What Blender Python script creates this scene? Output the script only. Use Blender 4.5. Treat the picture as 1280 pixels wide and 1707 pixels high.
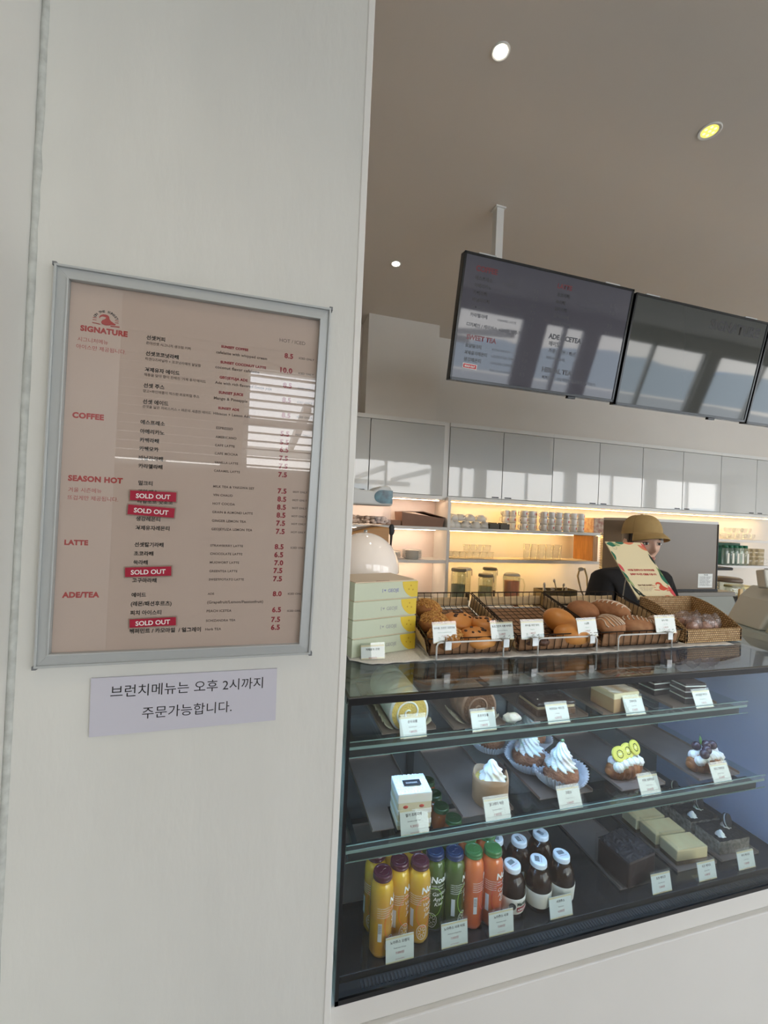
import bpy, bmesh, math, random
from mathutils import Vector, Matrix, Euler, noise as mnoise

for o in list(bpy.data.objects):
    bpy.data.objects.remove(o)
SC = bpy.context.scene
COL = SC.collection
random.seed(7)
PI = math.pi
R = math.radians

# ------------------------------------------------------------------ camera
cam_data = bpy.data.cameras.new('camera')
cam = bpy.data.objects.new('camera', cam_data)
COL.objects.link(cam)
cam_data.sensor_fit = 'VERTICAL'
cam_data.sensor_height = 36.0
cam_data.lens = 711.652 / 1707.0 * 36.0
cam_data.clip_start = 0.02
cam_data.clip_end = 500
CR = ((0.96116, 0.0445, 0.27239), (-0.27254, -0.00273, 0.96214), (0.04356, -0.99901, 0.0095))
cam.matrix_world = Matrix(((CR[0][0], -CR[0][1], -CR[0][2], 0.0),
                           (CR[1][0], -CR[1][1], -CR[1][2], 0.0),
                           (CR[2][0], -CR[2][1], -CR[2][2], 1.6),
                           (0, 0, 0, 1)))
SC.camera = cam

# ------------------------------------------------------------------ colour management
SC.view_settings.view_transform = 'Standard'
SC.view_settings.look = 'None'
SC.view_settings.gamma = 1.0
SC.view_settings.use_curve_mapping = False
SC.view_settings.exposure = 0.05
SC.cycles.use_denoising = True
SC.cycles.transparent_max_bounces = 32
SC.cycles.max_bounces = 12
SC.cycles.diffuse_bounces = 5
SC.cycles.sample_clamp_indirect = 8.0
SC.cycles.caustics_reflective = False
SC.cycles.caustics_refractive = False

# ------------------------------------------------------------------ world: bright hazy sky
SKY_STRENGTH = 6.0
world = bpy.data.worlds.new('sky')
SC.world = world
world.use_nodes = True
nt = world.node_tree
nt.nodes.clear()
w_out = nt.nodes.new('ShaderNodeOutputWorld')
w_bg = nt.nodes.new('ShaderNodeBackground')
w_tc = nt.nodes.new('ShaderNodeTexCoord')
w_sep = nt.nodes.new('ShaderNodeSeparateXYZ')
w_ramp = nt.nodes.new('ShaderNodeValToRGB')
w_ramp.color_ramp.elements[0].position = 0.0
w_ramp.color_ramp.elements[0].color = (1.0, 0.97, 0.91, 1)
w_ramp.color_ramp.elements[1].position = 0.5
w_ramp.color_ramp.elements[1].color = (0.72, 0.82, 0.97, 1)
nt.links.new(w_tc.outputs['Generated'], w_sep.inputs[0])
nt.links.new(w_sep.outputs['Z'], w_ramp.inputs[0])
nt.links.new(w_ramp.outputs[0], w_bg.inputs[0])
w_bg.inputs[1].default_value = SKY_STRENGTH
nt.links.new(w_bg.outputs[0], w_out.inputs[0])


def area_light(name, loc, rot, sx, sy, energy, color, portal=False):
    d = bpy.data.lights.new(name, 'AREA')
    d.shape = 'RECTANGLE'
    d.size = sx
    d.size_y = sy
    d.energy = energy
    d.color = color
    o = bpy.data.objects.new(name, d)
    o.location = loc
    o.rotation_euler = rot
    COL.objects.link(o)
    if portal:
        d.cycles.is_portal = True
    return o


WINDOWS = [(-0.24, 1.30, 2.0, 3.12), (1.6, 4.05, 0.45, 3.08), (4.4, 5.25, 0.45, 3.08), (5.5, 8.0, 0.45, 3.08), (8.3, 10.8, 0.45, 3.08), (11.1, 13.6, 0.45, 3.08), (-2.1, -0.40, 2.0, 3.12)]  # first window's sill raised to darken the low part of the poster reflection
REAR_Y = -3.0
for wx0, wx1, wz0, wz1 in WINDOWS:      # daylight enters by the room's windows
    area_light('window_daylight', ((wx0 + wx1) / 2, REAR_Y - 0.16, (wz0 + wz1) / 2), (R(90), 0, 0), wx1 - wx0, wz1 - wz0, 1, (1, 1, 1), True)


# ------------------------------------------------------------------ materials
def S(r, g, b):
    def f(c):
        c /= 255.0
        return c / 12.92 if c <= 0.04045 else ((c + 0.055) / 1.055) ** 2.4
    return (f(r), f(g), f(b))


MATS = {}


def mat(name, color, rough=0.5, metal=0.0, spec=0.5, coat=0.0, emit=None, estr=0.0, var=0.0, vscale=20.0,
        bump=0.0, bscale=60.0, sss=0.0, color2=None, alpha=None, stretch=None, trans=0.0):
    if name in MATS:
        return MATS[name]
    m = bpy.data.materials.new(name)
    m.use_nodes = True
    t = m.node_tree
    b = t.nodes['Principled BSDF']
    b.inputs['Base Color'].default_value = (*color, 1)
    b.inputs['Roughness'].default_value = rough
    b.inputs['Metallic'].default_value = metal
    b.inputs['Specular IOR Level'].default_value = spec
    if coat:
        b.inputs['Coat Weight'].default_value = coat
        b.inputs['Coat Roughness'].default_value = 0.04
    if trans:
        b.inputs['Transmission Weight'].default_value = trans
    if sss:
        b.inputs['Subsurface Weight'].default_value = sss
        b.inputs['Subsurface Scale'].default_value = 0.01
    if emit is not None:
        b.inputs['Emission Color'].default_value = (*emit, 1)
        b.inputs['Emission Strength'].default_value = estr
    if var or bump or color2:
        tc = t.nodes.new('ShaderNodeTexCoord')
        src = tc.outputs['Object']
        if stretch:
            mp = t.nodes.new('ShaderNodeMapping')
            mp.inputs['Scale'].default_value = stretch
            t.links.new(src, mp.inputs[0])
            src = mp.outputs[0]
        if var or color2:
            n = t.nodes.new('ShaderNodeTexNoise')
            n.inputs['Scale'].default_value = vscale
            n.inputs['Detail'].default_value = 5
            t.links.new(src, n.inputs['Vector'])
            rp = t.nodes.new('ShaderNodeValToRGB')
            c2 = color2 or tuple(max(0, c * (1 - var)) for c in color)
            rp.color_ramp.elements[0].position = 0.35
            rp.color_ramp.elements[1].position = 0.65
            rp.color_ramp.elements[0].color = (*c2, 1)
            rp.color_ramp.elements[1].color = (*color, 1)
            t.links.new(n.outputs[0], rp.inputs[0])
            t.links.new(rp.outputs[0], b.inputs['Base Color'])
        if bump:
            n2 = t.nodes.new('ShaderNodeTexNoise')
            n2.inputs['Scale'].default_value = bscale
            n2.inputs['Detail'].default_value = 4
            t.links.new(src, n2.inputs['Vector'])
            bp = t.nodes.new('ShaderNodeBump')
            bp.inputs['Strength'].default_value = bump
            bp.inputs['Distance'].default_value = 0.01
            t.links.new(n2.outputs[0], bp.inputs['Height'])
            t.links.new(bp.outputs[0], b.inputs['Normal'])
    MATS[name] = m
    return m


def glass(name, tint=(1, 1, 1), r0=0.04, rough=0.0, haze=0.0, hcol=(1, 1, 1)):
    """thin clear sheet: transparent, with a Schlick mirror reflection"""
    if name in MATS:
        return MATS[name]
    m = bpy.data.materials.new(name)
    m.use_nodes = True
    t = m.node_tree
    t.nodes.clear()
    out = t.nodes.new('ShaderNodeOutputMaterial')
    tr = t.nodes.new('ShaderNodeBsdfTransparent')
    tr.inputs[0].default_value = (*tint, 1)
    gl = t.nodes.new('ShaderNodeBsdfGlossy')
    gl.inputs['Roughness'].default_value = rough
    lw = t.nodes.new('ShaderNodeLayerWeight')
    pw = t.nodes.new('ShaderNodeMath')
    pw.operation = 'POWER'
    pw.inputs[1].default_value = 5.0
    ma = t.nodes.new('ShaderNodeMath')
    ma.operation = 'MULTIPLY_ADD'
    ma.inputs[1].default_value = 1 - r0
    ma.inputs[2].default_value = r0
    mx = t.nodes.new('ShaderNodeMixShader')
    t.links.new(lw.outputs['Facing'], pw.inputs[0])
    t.links.new(pw.outputs[0], ma.inputs[0])
    t.links.new(ma.outputs[0], mx.inputs[0])
    base = tr.outputs[0]
    if haze:
        df = t.nodes.new('ShaderNodeBsdfDiffuse')
        df.inputs[0].default_value = (*hcol, 1)
        m2 = t.nodes.new('ShaderNodeMixShader')
        m2.inputs[0].default_value = haze
        t.links.new(tr.outputs[0], m2.inputs[1])
        t.links.new(df.outputs[0], m2.inputs[2])
        base = m2.outputs[0]
    t.links.new(base, mx.inputs[1])
    t.links.new(gl.outputs[0], mx.inputs[2])
    t.links.new(mx.outputs[0], out.inputs[0])
    MATS[name] = m
    return m


# ------------------------------------------------------------------ mesh builder
class MB:
    def __init__(s):
        s.bm = bmesh.new()

    def _v(s, p):
        return s.bm.verts.new(p)

    def face(s, vs):
        try:
            return s.bm.faces.new(vs)
        except ValueError:
            return None

    def box(s, x0, y0, z0, x1, y1, z1, M=None):
        c = [(x0, y0, z0), (x1, y0, z0), (x1, y1, z0), (x0, y1, z0), (x0, y0, z1), (x1, y0, z1), (x1, y1, z1), (x0, y1, z1)]
        v = [s._v(M @ Vector(p) if M else p) for p in c]
        for f in ((0, 3, 2, 1), (4, 5, 6, 7), (0, 1, 5, 4), (1, 2, 6, 5), (2, 3, 7, 6), (3, 0, 4, 7)):
            s.face([v[i] for i in f])
        return s

    def hexa(s, c):
        """eight corners: bottom loop (ccw) then top loop"""
        v = [s._v(p) for p in c]
        for f in ((0, 3, 2, 1), (4, 5, 6, 7), (0, 1, 5, 4), (1, 2, 6, 5), (2, 3, 7, 6), (3, 0, 4, 7)):
            s.face([v[i] for i in f])
        return s

    def poly(s, pts):
        s.face([s._v(p) for p in pts])
        return s

    def ext(s, poly, d, M=None):
        """planar polygon (3D points) extruded by vector d"""
        d = Vector(d)
        a = [Vector(p) for p in poly]
        b = [p + d for p in a]
        if M:
            a = [M @ p for p in a]
            b = [M @ p for p in b]
        va = [s._v(p) for p in a]
        vb = [s._v(p) for p in b]
        n = len(va)
        s.face(va[::-1])
        s.face(vb)
        for i in range(n):
            s.face([va[i], va[(i + 1) % n], vb[(i + 1) % n], vb[i]])
        return s

    def lathe(s, prof, c=(0, 0, 0), n=32, fn=None, M=None):
        """profile of (r, z); fn(theta, i, r, z) -> (r, z) may vary the ring"""
        rings = []
        for i, (r, z) in enumerate(prof):
            if r <= 1e-6:
                p = Vector((c[0], c[1], c[2] + z))
                rings.append([s._v(M @ p if M else p)])
            else:
                ring = []
                for k in range(n):
                    th = 2 * PI * k / n
                    rr, zz = fn(th, i, r, z) if fn else (r, z)
                    p = Vector((c[0] + rr * math.cos(th), c[1] + rr * math.sin(th), c[2] + zz))
                    ring.append(s._v(M @ p if M else p))
                rings.append(ring)
        for a, b in zip(rings, rings[1:]):
            for k in range(n):
                k2 = (k + 1) % n
                if len(a) == 1 and len(b) == 1:
                    continue
                if len(a) == 1:
                    s.face([a[0], b[k2], b[k]][::-1])
                elif len(b) == 1:
                    s.face([a[k], a[k2], b[0]])
                else:
                    s.face([a[k], a[k2], b[k2], b[k]])
        return s

    def tube(s, pts, r, n=6, closed=False):
        P = [Vector(p) for p in pts]
        m = len(P)
        rad = r if isinstance(r, (list, tuple)) else [r] * m
        prev = None
        rings = []
        for i in range(m):
            if closed:
                t = (P[(i + 1) % m] - P[(i - 1) % m])
            else:
                t = (P[min(i + 1, m - 1)] - P[max(i - 1, 0)])
            if t.length < 1e-9:
                t = Vector((0, 0, 1))
            t.normalize()
            if prev is None:
                u = t.orthogonal().normalized()
            else:
                u = prev - t * prev.dot(t)
                u = u.normalized() if u.length > 1e-6 else t.orthogonal().normalized()
            prev = u
            w = t.cross(u)
            rings.append([s._v(P[i] + (u * math.cos(2 * PI * k / n) + w * math.sin(2 * PI * k / n)) * rad[i]) for k in range(n)])
        rng = range(m) if closed else range(m - 1)
        for i in rng:
            a, b = rings[i], rings[(i + 1) % m]
            for k in range(n):
                s.face([a[k], a[(k + 1) % n], b[(k + 1) % n], b[k]])
        if not closed:
            s.face(rings[0][::-1])
            s.face(rings[-1])
        return s

    def ell(s, c, r, nu=24, nv=14, fn=None, M=None, pw=1.0):
        """ellipsoid; fn(unit vector, point) -> point"""
        rings = []
        for j in range(nv + 1):
            ph = -PI / 2 + PI * j / nv
            row = []
            m = 1 if j in (0, nv) else nu
            for k in range(m):
                th = 2 * PI * k / nu
                d = Vector((math.cos(ph) * math.cos(th), math.cos(ph) * math.sin(th), math.sin(ph)))
                if pw != 1.0:
                    d2 = Vector([math.copysign(abs(q) ** pw, q) for q in d])
                else:
                    d2 = d
                p = Vector((d2.x * r[0], d2.y * r[1], d2.z * r[2]))
                if fn:
                    p = fn(d, p)
                p = p + Vector(c)
                row.append(s._v(M @ p if M else p))
            rings.append(row)
        for a, b in zip(rings, rings[1:]):
            for k in range(nu):
                k2 = (k + 1) % nu
                if len(a) == 1:
                    s.face([a[0], b[k2], b[k]][::-1])
                elif len(b) == 1:
                    s.face([a[k], a[k2], b[0]])
                else:
                    s.face([a[k], a[k2], b[k2], b[k]])
        return s

    def grid(s, f, nu, nv, thick=None):
        rows = [[s._v(f(i / nu, j / nv)) for i in range(nu + 1)] for j in range(nv + 1)]
        for j in range(nv):
            for i in range(nu):
                s.face([rows[j][i], rows[j][i + 1], rows[j + 1][i + 1], rows[j + 1][i]])
        return s

    def mesh(s, name, m, smooth=False):
        me = bpy.data.meshes.new(name)
        bmesh.ops.recalc_face_normals(s.bm, faces=s.bm.faces)
        s.bm.to_mesh(me)
        s.bm.free()
        if m:
            me.materials.append(m)
        if smooth:
            for p in me.polygons:
                p.use_smooth = True
        return me

    def build(s, name, m, parent=None, smooth=False, bevel=0.0, loc=(0, 0, 0), rot=(0, 0, 0), sub=0, solid=0.0, label=None, seg=2):
        me = s.mesh(name, m, smooth)
        o = bpy.data.objects.new(name, me)
        COL.objects.link(o)
        o.parent = parent
        o.location = loc
        o.rotation_euler = rot
        if solid:
            md = o.modifiers.new('solid', 'SOLIDIFY')
            md.thickness = solid
            md.offset = 0
        if bevel:
            md = o.modifiers.new('bevel', 'BEVEL')
            md.width = bevel
            md.segments = seg
            md.limit_method = 'ANGLE'
            md.angle_limit = R(40)
        if sub:
            md = o.modifiers.new('sub', 'SUBSURF')
            md.levels = sub
            md.render_levels = sub
        if label:
            o['label'] = label
        return o


def tag(o, label, cat, group=None):
    o['label'] = label
    o['category'] = cat
    if group:
        o['group'] = group
    return o


def thing(name, label, cat, loc=(0, 0, 0), rot=(0, 0, 0), group=None):
    o = bpy.data.objects.new(name, None)
    o.empty_display_size = 0.05
    COL.objects.link(o)
    o.location = loc
    o.rotation_euler = rot if isinstance(rot, (tuple, list)) else (0, 0, rot)
    return tag(o, label, cat, group)


def struct(o):
    o['kind'] = 'structure'
    return o


CHILDREN = {}


def kids(o):
    return [c for c in COL.objects if c.parent == o]


def dup(root, loc=None, rot=None, label=None, group=None, scale=None):
    """a copy of a thing with copies of its parts and sub-parts (mesh data shared)"""
    key = root.name
    if key not in CHILDREN:
        CHILDREN[key] = [(c, kids(c)) for c in kids(root)]
    r = root.copy()
    COL.objects.link(r)
    if loc is not None:
        r.location = loc
    if rot is not None:
        r.rotation_euler = rot if isinstance(rot, (tuple, list)) else (0, 0, rot)
    if scale is not None:
        r.scale = scale
    if label:
        r['label'] = label
    if group:
        r['group'] = group
    for c, gs in CHILDREN[key]:
        c2 = c.copy()
        COL.objects.link(c2)
        c2.parent = r
        for g in gs:
            g2 = g.copy()
            COL.objects.link(g2)
            g2.parent = c2
    return r


# ------------------------------------------------------------------ lettering
def text_bm(bm, body, x, z, width=None, size=None, bold=0.0, align='LEFT', M=None, spacing=1.0):
    """append flat lettering to bm in the XZ plane (facing -Y); x,z = start of the baseline"""
    cu = bpy.data.curves.new('lettering_curve', 'FONT')
    cu.body = body
    cu.size = size or 0.01
    cu.offset = bold * cu.size
    cu.space_character = spacing
    cu.align_x = align
    cu.resolution_u = 3
    cu.fill_mode = 'FRONT'
    ob = bpy.data.objects.new('lettering_curve', cu)
    COL.objects.link(ob)
    me = bpy.data.meshes.new_from_object(ob)
    bpy.data.objects.remove(ob)
    bpy.data.curves.remove(cu)
    if not me.vertices:
        bpy.data.meshes.remove(me)
        return
    k = 1.0
    if width:
        xs = [v.co.x for v in me.vertices]
        w = max(xs) - min(xs)
        k = width / w if w > 0 else 1.0
        x -= min(xs) * k
    for v in me.vertices:
        p = Vector((x + v.co.x * k, 0.0, z + v.co.y * k))
        v.co = M @ p if M else p
    bm.from_mesh(me)
    bpy.data.meshes.remove(me)


def letters(name, rows, m, parent=None, loc=(0, 0, 0), rot=(0, 0, 0)):
    """rows: dicts for text_bm"""
    bm = bmesh.new()
    for r in rows:
        text_bm(bm, **r)
    me = bpy.data.meshes.new(name)
    bm.to_mesh(me)
    bm.free()
    me.materials.append(m)
    o = bpy.data.objects.new(name, me)
    COL.objects.link(o)
    o.parent = parent
    o.location = loc
    o.rotation_euler = rot
    return o

# ------------------------------------------------------------------ shared materials
M_wall = mat('white_painted_plaster', S(226, 226, 220), rough=0.55, var=0.05, vscale=6, bump=0.12, bscale=35, stretch=(1, 1, 0.35))
M_wall2 = mat('white_painted_board', S(232, 231, 226), rough=0.42, var=0.03, vscale=3, bump=0.05, bscale=30)
M_back = mat('cream_wall_paint', S(236, 230, 221), rough=0.6, var=0.03, vscale=2)
M_ceil = mat('ceiling_paint', S(222, 214, 204), rough=0.7, var=0.03, vscale=1.2)
M_floor = mat('floor_concrete', S(196, 190, 182), rough=0.4, var=0.15, vscale=4)
M_gloss = mat('white_gloss_laminate', S(214, 215, 212), rough=0.03, spec=0.6, coat=0.3)
M_white = mat('white_laminate', S(236, 235, 230), rough=0.35)
M_shelf = mat('white_shelf_board', S(232, 230, 226), rough=0.4)
M_alu = mat('silver_aluminium', S(190, 194, 194), rough=0.42, metal=0.25, spec=0.5)
M_black = mat('black_enamel', S(20, 21, 24), rough=0.25)
M_blackmat = mat('black_matt_plastic', S(26, 26, 28), rough=0.55)
M_steel = mat('brushed_steel', S(190, 190, 188), rough=0.28, metal=1.0)
M_wirewhite = mat('white_coated_wire', S(225, 225, 222), rough=0.35)
M_wire = mat('dark_bronze_wire', S(50, 40, 32), rough=0.4, metal=0.6)
M_glass = glass('clear_glass', (0.97, 0.99, 0.98), 0.04)
M_caseglass = glass('display_glass', (0.965, 0.99, 0.985), 0.028)
M_topglass = glass('top_glass', (0.94, 0.975, 0.965), 0.10)
M_edge = mat('green_glass_edge', S(132, 158, 152), rough=0.15, spec=0.6)
M_acryl = glass('clear_acrylic', (0.98, 0.99, 0.99), 0.035)
M_ink = mat('black_ink', S(28, 27, 30), rough=0.6)
M_inkgrey = mat('grey_ink', S(104, 88, 82), rough=0.6)
M_inkred = mat('red_ink', S(186, 52, 50), rough=0.6)
M_inkcrim = mat('crimson_ink', S(160, 30, 52), rough=0.6)
M_paper = mat('white_card_paper', S(238, 240, 236), rough=0.6)
M_warm = mat('warm_led_strip', (1, 0.8, 0.5), emit=(1.0, 0.62, 0.22), estr=48)
M_pink = mat('soft_white_led_strip', (1, 0.9, 0.8), emit=(1.0, 0.72, 0.48), estr=38)
M_cool = mat('cool_led_strip', (0.9, 0.95, 1), emit=(0.70, 0.86, 1.0), estr=14)

# ------------------------------------------------------------------ the room
CEIL = 3.30
WALL_Y = 3.72
XL, XR = -2.6, 14.0
struct(MB().box(XL, -12, -0.1, XR, WALL_Y + 0.1, 0.0).build('floor', M_floor))
struct(MB().box(XL, REAR_Y - 0.15, CEIL, XR, WALL_Y + 0.1, CEIL + 0.1).build('ceiling', M_ceil))
struct(MB().box(XL, WALL_Y, 0, XR, WALL_Y + 0.1, CEIL).build('wall_back', M_back))
struct(MB().box(XR, REAR_Y, 0, XR + 0.1, WALL_Y, CEIL).build('wall_right', M_back))
struct(MB().box(XL - 0.1, REAR_Y, 0, XL, WALL_Y, CEIL).build('wall_far_left', M_back))
# boxed-in duct above the left-hand wall cabinets
struct(MB().box(0.785, 3.49, 2.445, 1.425, WALL_Y, CEIL).build('wall_back_boxing', M_back))
# rear (window) wall with openings
b = MB()
xs = sorted(WINDOWS)
cur = XL
for wx0, wx1, wz0, wz1 in xs:
    b.box(cur, REAR_Y - 0.15, 0, wx0, REAR_Y, CEIL)
    b.box(wx0, REAR_Y - 0.15, 0, wx1, REAR_Y, wz0)
    b.box(wx0, REAR_Y - 0.15, wz1, wx1, REAR_Y, CEIL)
    cur = wx1
b.box(cur, REAR_Y - 0.15, 0, XR, REAR_Y, CEIL)
struct(b.build('wall_rear', M_back))
for i, (wx0, wx1, wz0, wz1) in enumerate(WINDOWS):
    b = MB()
    f = 0.05
    y0, y1 = REAR_Y - 0.12, REAR_Y - 0.05
    b.box(wx0, y0, wz0, wx0 + f, y1, wz1).box(wx1 - f, y0, wz0, wx1, y1, wz1).box(wx0, y0, wz0, wx1, y1, wz0 + f).box(wx0, y0, wz1 - f, wx1, y1, wz1)
    mx = (wx0 + wx1) / 2
    if wz0 < 1:
        b.box(mx - 0.03, y0, wz0, mx + 0.03, y1, wz1)
    else:
        b.box(wx0, y0, 2.50, wx1, y1, 2.57)
    if wz0 < 1:
        b.box(wx0, y0, 1.0, wx1, y1, 1.05)
    w = struct(b.build('window_%d' % (i + 1), M_white))
    if wz0 > 1:
        s = MB()
        th = 0.014 if i == 0 else 0.079
        z = wz0 + 0.06
        while z < wz1 - 0.04:
            s.box(wx0 + 0.02, REAR_Y - 0.02, z, wx1 - 0.02, REAR_Y + 0.025, z + th)
            z += 0.085
        s.box(wx0, REAR_Y - 0.02, wz1 - 0.03, wx1, REAR_Y + 0.03, wz1)
        s.build('blind_slats', M_white, w)
# outside: terrace, low hills across the water, pergola beams
struct(MB().box(-60, -60, -0.6, 80, REAR_Y - 0.2, -0.15).build('terrace', mat('terrace_stone', S(214, 210, 202), rough=0.8, var=0.1)))
b = MB()
hp = []
for k in range(61):
    x = -130 + 5 * k
    hp.append((x, -90, 7 + 5 * mnoise.noise(Vector((x * 0.03, 1.3, 0))) + 2 * mnoise.noise(Vector((x * 0.11, 4.1, 0)))))
b.ext([(-130, -90, -1)] + hp + [(170, -90, -1)], (0, -8, 0))
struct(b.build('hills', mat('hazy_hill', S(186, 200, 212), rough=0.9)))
b = MB()
for k in range(6):
    x = -2 + 1.2 * k
    b.box(x, -6.6, 2.75, x + 0.09, -3.4, 2.87)
b.box(-2.2, -6.5, 2.6, 4.6, -6.36, 2.75)
for k in range(2):
    b.box(-1.8 + 3.9 * k, -6.52, -0.15, -1.66 + 3.9 * k, -6.38, 2.6)
struct(b.build('pergola', mat('pergola_timber', S(206, 200, 190), rough=0.7)))

# pier with the poster, its return and the corner bead
PY = 0.83
struct(MB().box(-0.378, PY, 0, 0.157, PY + 0.30, CEIL).build('wall_left', M_wall))
struct(MB().box(-0.75, 0.36, 0, -0.385, PY + 0.30, CEIL).build('wall_left_return', M_wall2))
struct(MB().box(0.157, PY - 0.002, 0, 0.171, PY + 0.30, CEIL).build('trim_1', M_white, bevel=0.002))
b = MB()   # rough bead of sealant down the inner corner
pts = [(-0.3805 + 0.0012 * mnoise.noise(Vector((0, 0, k * 0.9))), PY + 0.001, k * 0.033) for k in range(101)]
b.tube(pts, [0.006 + 0.002 * mnoise.noise(Vector((3, 0, k * 0.7))) for k in range(101)], 6)
struct(b.build('trim_2', mat('old_sealant', S(204, 207, 202), rough=0.7, var=0.2, vscale=60), smooth=True))

# counter front below the display case
CX0, CX1, CY0, CY1 = 0.187, 1.86, 0.87, 1.40
ZT, ZB = 1.217, 0.587
b = MB()
b.box(0.172, CY0, 0.535, 2.6, CY1 + 0.02, ZB)
b.box(0.172, CY0 - 0.012, 0, 2.6, CY1 + 0.02, 0.535)
struct(b.build('counter_front', mat('white_counter_panel', S(226, 224, 218), rough=0.3, var=0.03, vscale=3), bevel=0.003))

# ------------------------------------------------------------------ wall cabinets
CZ0, CZ1 = 1.80, 2.41


def cabinet(x0, n, pitch, label, yb):
    x1 = x0 + n * pitch
    t = thing('wall_cabinet', label, 'cabinet', ((x0 + x1) / 2, 3.6, CZ0 - 0.035), 0, 'gloss white wall cabinets')
    ox = (x0 + x1) / 2
    b = MB()
    h = (x1 - x0) / 2
    b.box(-h, -0.15, 0, h, yb - 3.6, 0.033).box(-h, -0.15, CZ1 - CZ0 + 0.037, h, yb - 3.6, CZ1 - CZ0 + 0.072)
    b.box(-h, -0.13, 0.033, -h + 0.018, yb - 3.6, CZ1 - CZ0 + 0.04).box(h - 0.018, -0.13, 0.033, h, yb - 3.6, CZ1 - CZ0 + 0.04)
    b.box(-h, yb - 3.6 - 0.012, 0.033, h, yb - 3.6, CZ1 - CZ0 + 0.04)
    b.build('carcass', M_white, t, bevel=0.002)
    for k in range(n):
        dx = -h + k * pitch
        d = MB().box(dx + 0.003, -0.150, 0.036, dx + pitch - 0.003, -0.131, CZ1 - CZ0 + 0.033).build('door', M_gloss, t, bevel=0.0015)
        s = dx + pitch - 0.10 if k % 2 == 0 else dx + 0.03
        MB().box(s, -0.1512, 0.042, s + 0.07, -0.150, 0.052).build('sticker', M_blackmat, d)
    return t


cabinet(0.16, 2, 0.67, 'wide two-door gloss white wall cabinet beside the pier', 3.70)
P = 0.5325
names = ['gloss white two-door wall cabinet above the upturned cups', 'gloss white two-door wall cabinet above the wooden divider and patterned box',
         'gloss white two-door wall cabinet behind the grey machine', 'gloss white two-door wall cabinet above the green-printed bottles']
for k in range(4):
    cabinet(1.55 + 2 * P * k, 2, P, names[k], 3.71)
struct(MB().box(1.502, 3.46, CZ0 - 0.035, 1.548, 3.71, CZ1 + 0.035).build('trim_3', M_white))

# ------------------------------------------------------------------ back shelving
struct(MB().box(0.2, 3.69, 0.9, 1.545, 3.72, CZ0 - 0.04).build('wall_back_panel', mat('pinkish_white_panel', S(240, 226, 218), rough=0.4)))


def shelf(x0, x1, z, label, y0=3.40):
    t = MB().box(-(x1 - x0) / 2, y0 - 3.55, 0, (x1 - x0) / 2, 3.69 - 3.55, 0.026).build('wall_shelf', M_shelf, None, loc=((x0 + x1) / 2, 3.55, z), bevel=0.002)
    return tag(t, label, 'shelf', 'white wall shelves')


shelf(0.2, 1.535, 1.50, 'short white upper shelf carrying the cardboard carton')
shelf(0.2, 1.535, 1.215, 'short white lower shelf carrying the plate stacks')
shelf(1.565, 3.62, 1.50, 'long white upper shelf with upturned cups and mug stacks')
shelf(1.565, 3.14, 1.225, 'long white middle shelf with drinking glasses')
shelf(4.15, 5.46, 1.485, 'right-hand white shelf with a pile of round glass cups')
shelf(4.15, 5.46, 1.205, 'right-hand white shelf with green-printed bottles')
tag(MB().box(-0.014, -0.15, 0, 0.014, 0.14, 0.91).build('shelf_partition', M_shelf, None, loc=(1.55, 3.55, 0.875), bevel=0.002), 'white upright board dividing the back shelves', 'shelf partition')
tag(MB().box(-0.016, -0.02, 0, 0.016, 0.02, 0.585).build('shelf_post', M_steel, None, loc=(5.44, 3.42, 0.62), bevel=0.002), 'slim metal post at the right end of the bottle shelf', 'post')
tag(MB().box(-0.028, -0.13, 0, 0.028, 0.14, 0.245).build('wooden_divider', mat('light_oak', S(196, 142, 84), rough=0.5, var=0.25, vscale=8, stretch=(6, 6, 1)), None, loc=(3.10, 3.54, 1.252), bevel=0.002), 'light wooden board standing upright at the end of the middle shelf', 'divider')


def led(x0, x1, y, z, m, label):
    t = thing('led_strip', label, 'light strip', ((x0 + x1) / 2, y, z), 0, 'warm light strips under the shelves')
    h = (x1 - x0) / 2
    MB().box(-h, -0.006, -0.006, h, 0.006, 0.0).build('channel', M_alu, t)
    MB().box(-h + 0.002, -0.005, -0.0085, h - 0.002, 0.005, -0.0061).build('diffuser', m, t)
    return t


led(0.3, 1.50, 3.52, CZ0 - 0.036, M_pink, 'soft white light strip under the wide wall cabinet')
led(1.60, 5.75, 3.56, CZ0 - 0.036, M_warm, 'long warm yellow light strip under the row of wall cabinets')
led(0.3, 1.50, 3.58, 1.499, M_pink, 'soft white light strip under the cardboard carton shelf')
led(0.3, 1.50, 3.58, 1.214, M_pink, 'soft white light strip under the plate shelf')
led(1.60, 2.98, 3.58, 1.499, M_warm, 'warm light strip under the mug shelf')
led(1.60, 2.98, 3.58, 1.224, M_warm, 'warm light strip under the drinking glass shelf')
led(3.16, 3.60, 3.58, 1.499, M_warm, 'short warm light strip right of the wooden divider')

# back counter
b = MB()
b.box(0.3, 3.05, 0.83, 5.8, 3.69, 0.87)
struct(b.build('counter_back_top', M_white, bevel=0.003))
struct(MB().box(0.3, 3.09, 0.0, 5.8, 3.69, 0.83).build('counter_back', M_gloss))

# ------------------------------------------------------------------ downlights
M_lampw = mat('lamp_white', (1, 1, 1), emit=(1.0, 0.93, 0.80), estr=60)
M_lampy = mat('lamp_yellow', (1, 1, 0.6), emit=(1.0, 0.84, 0.06), estr=1.0)
M_led = mat('lamp_led_dots', (1, 1, 0.6), emit=(1.0, 0.93, 0.35), estr=1.6)


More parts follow.
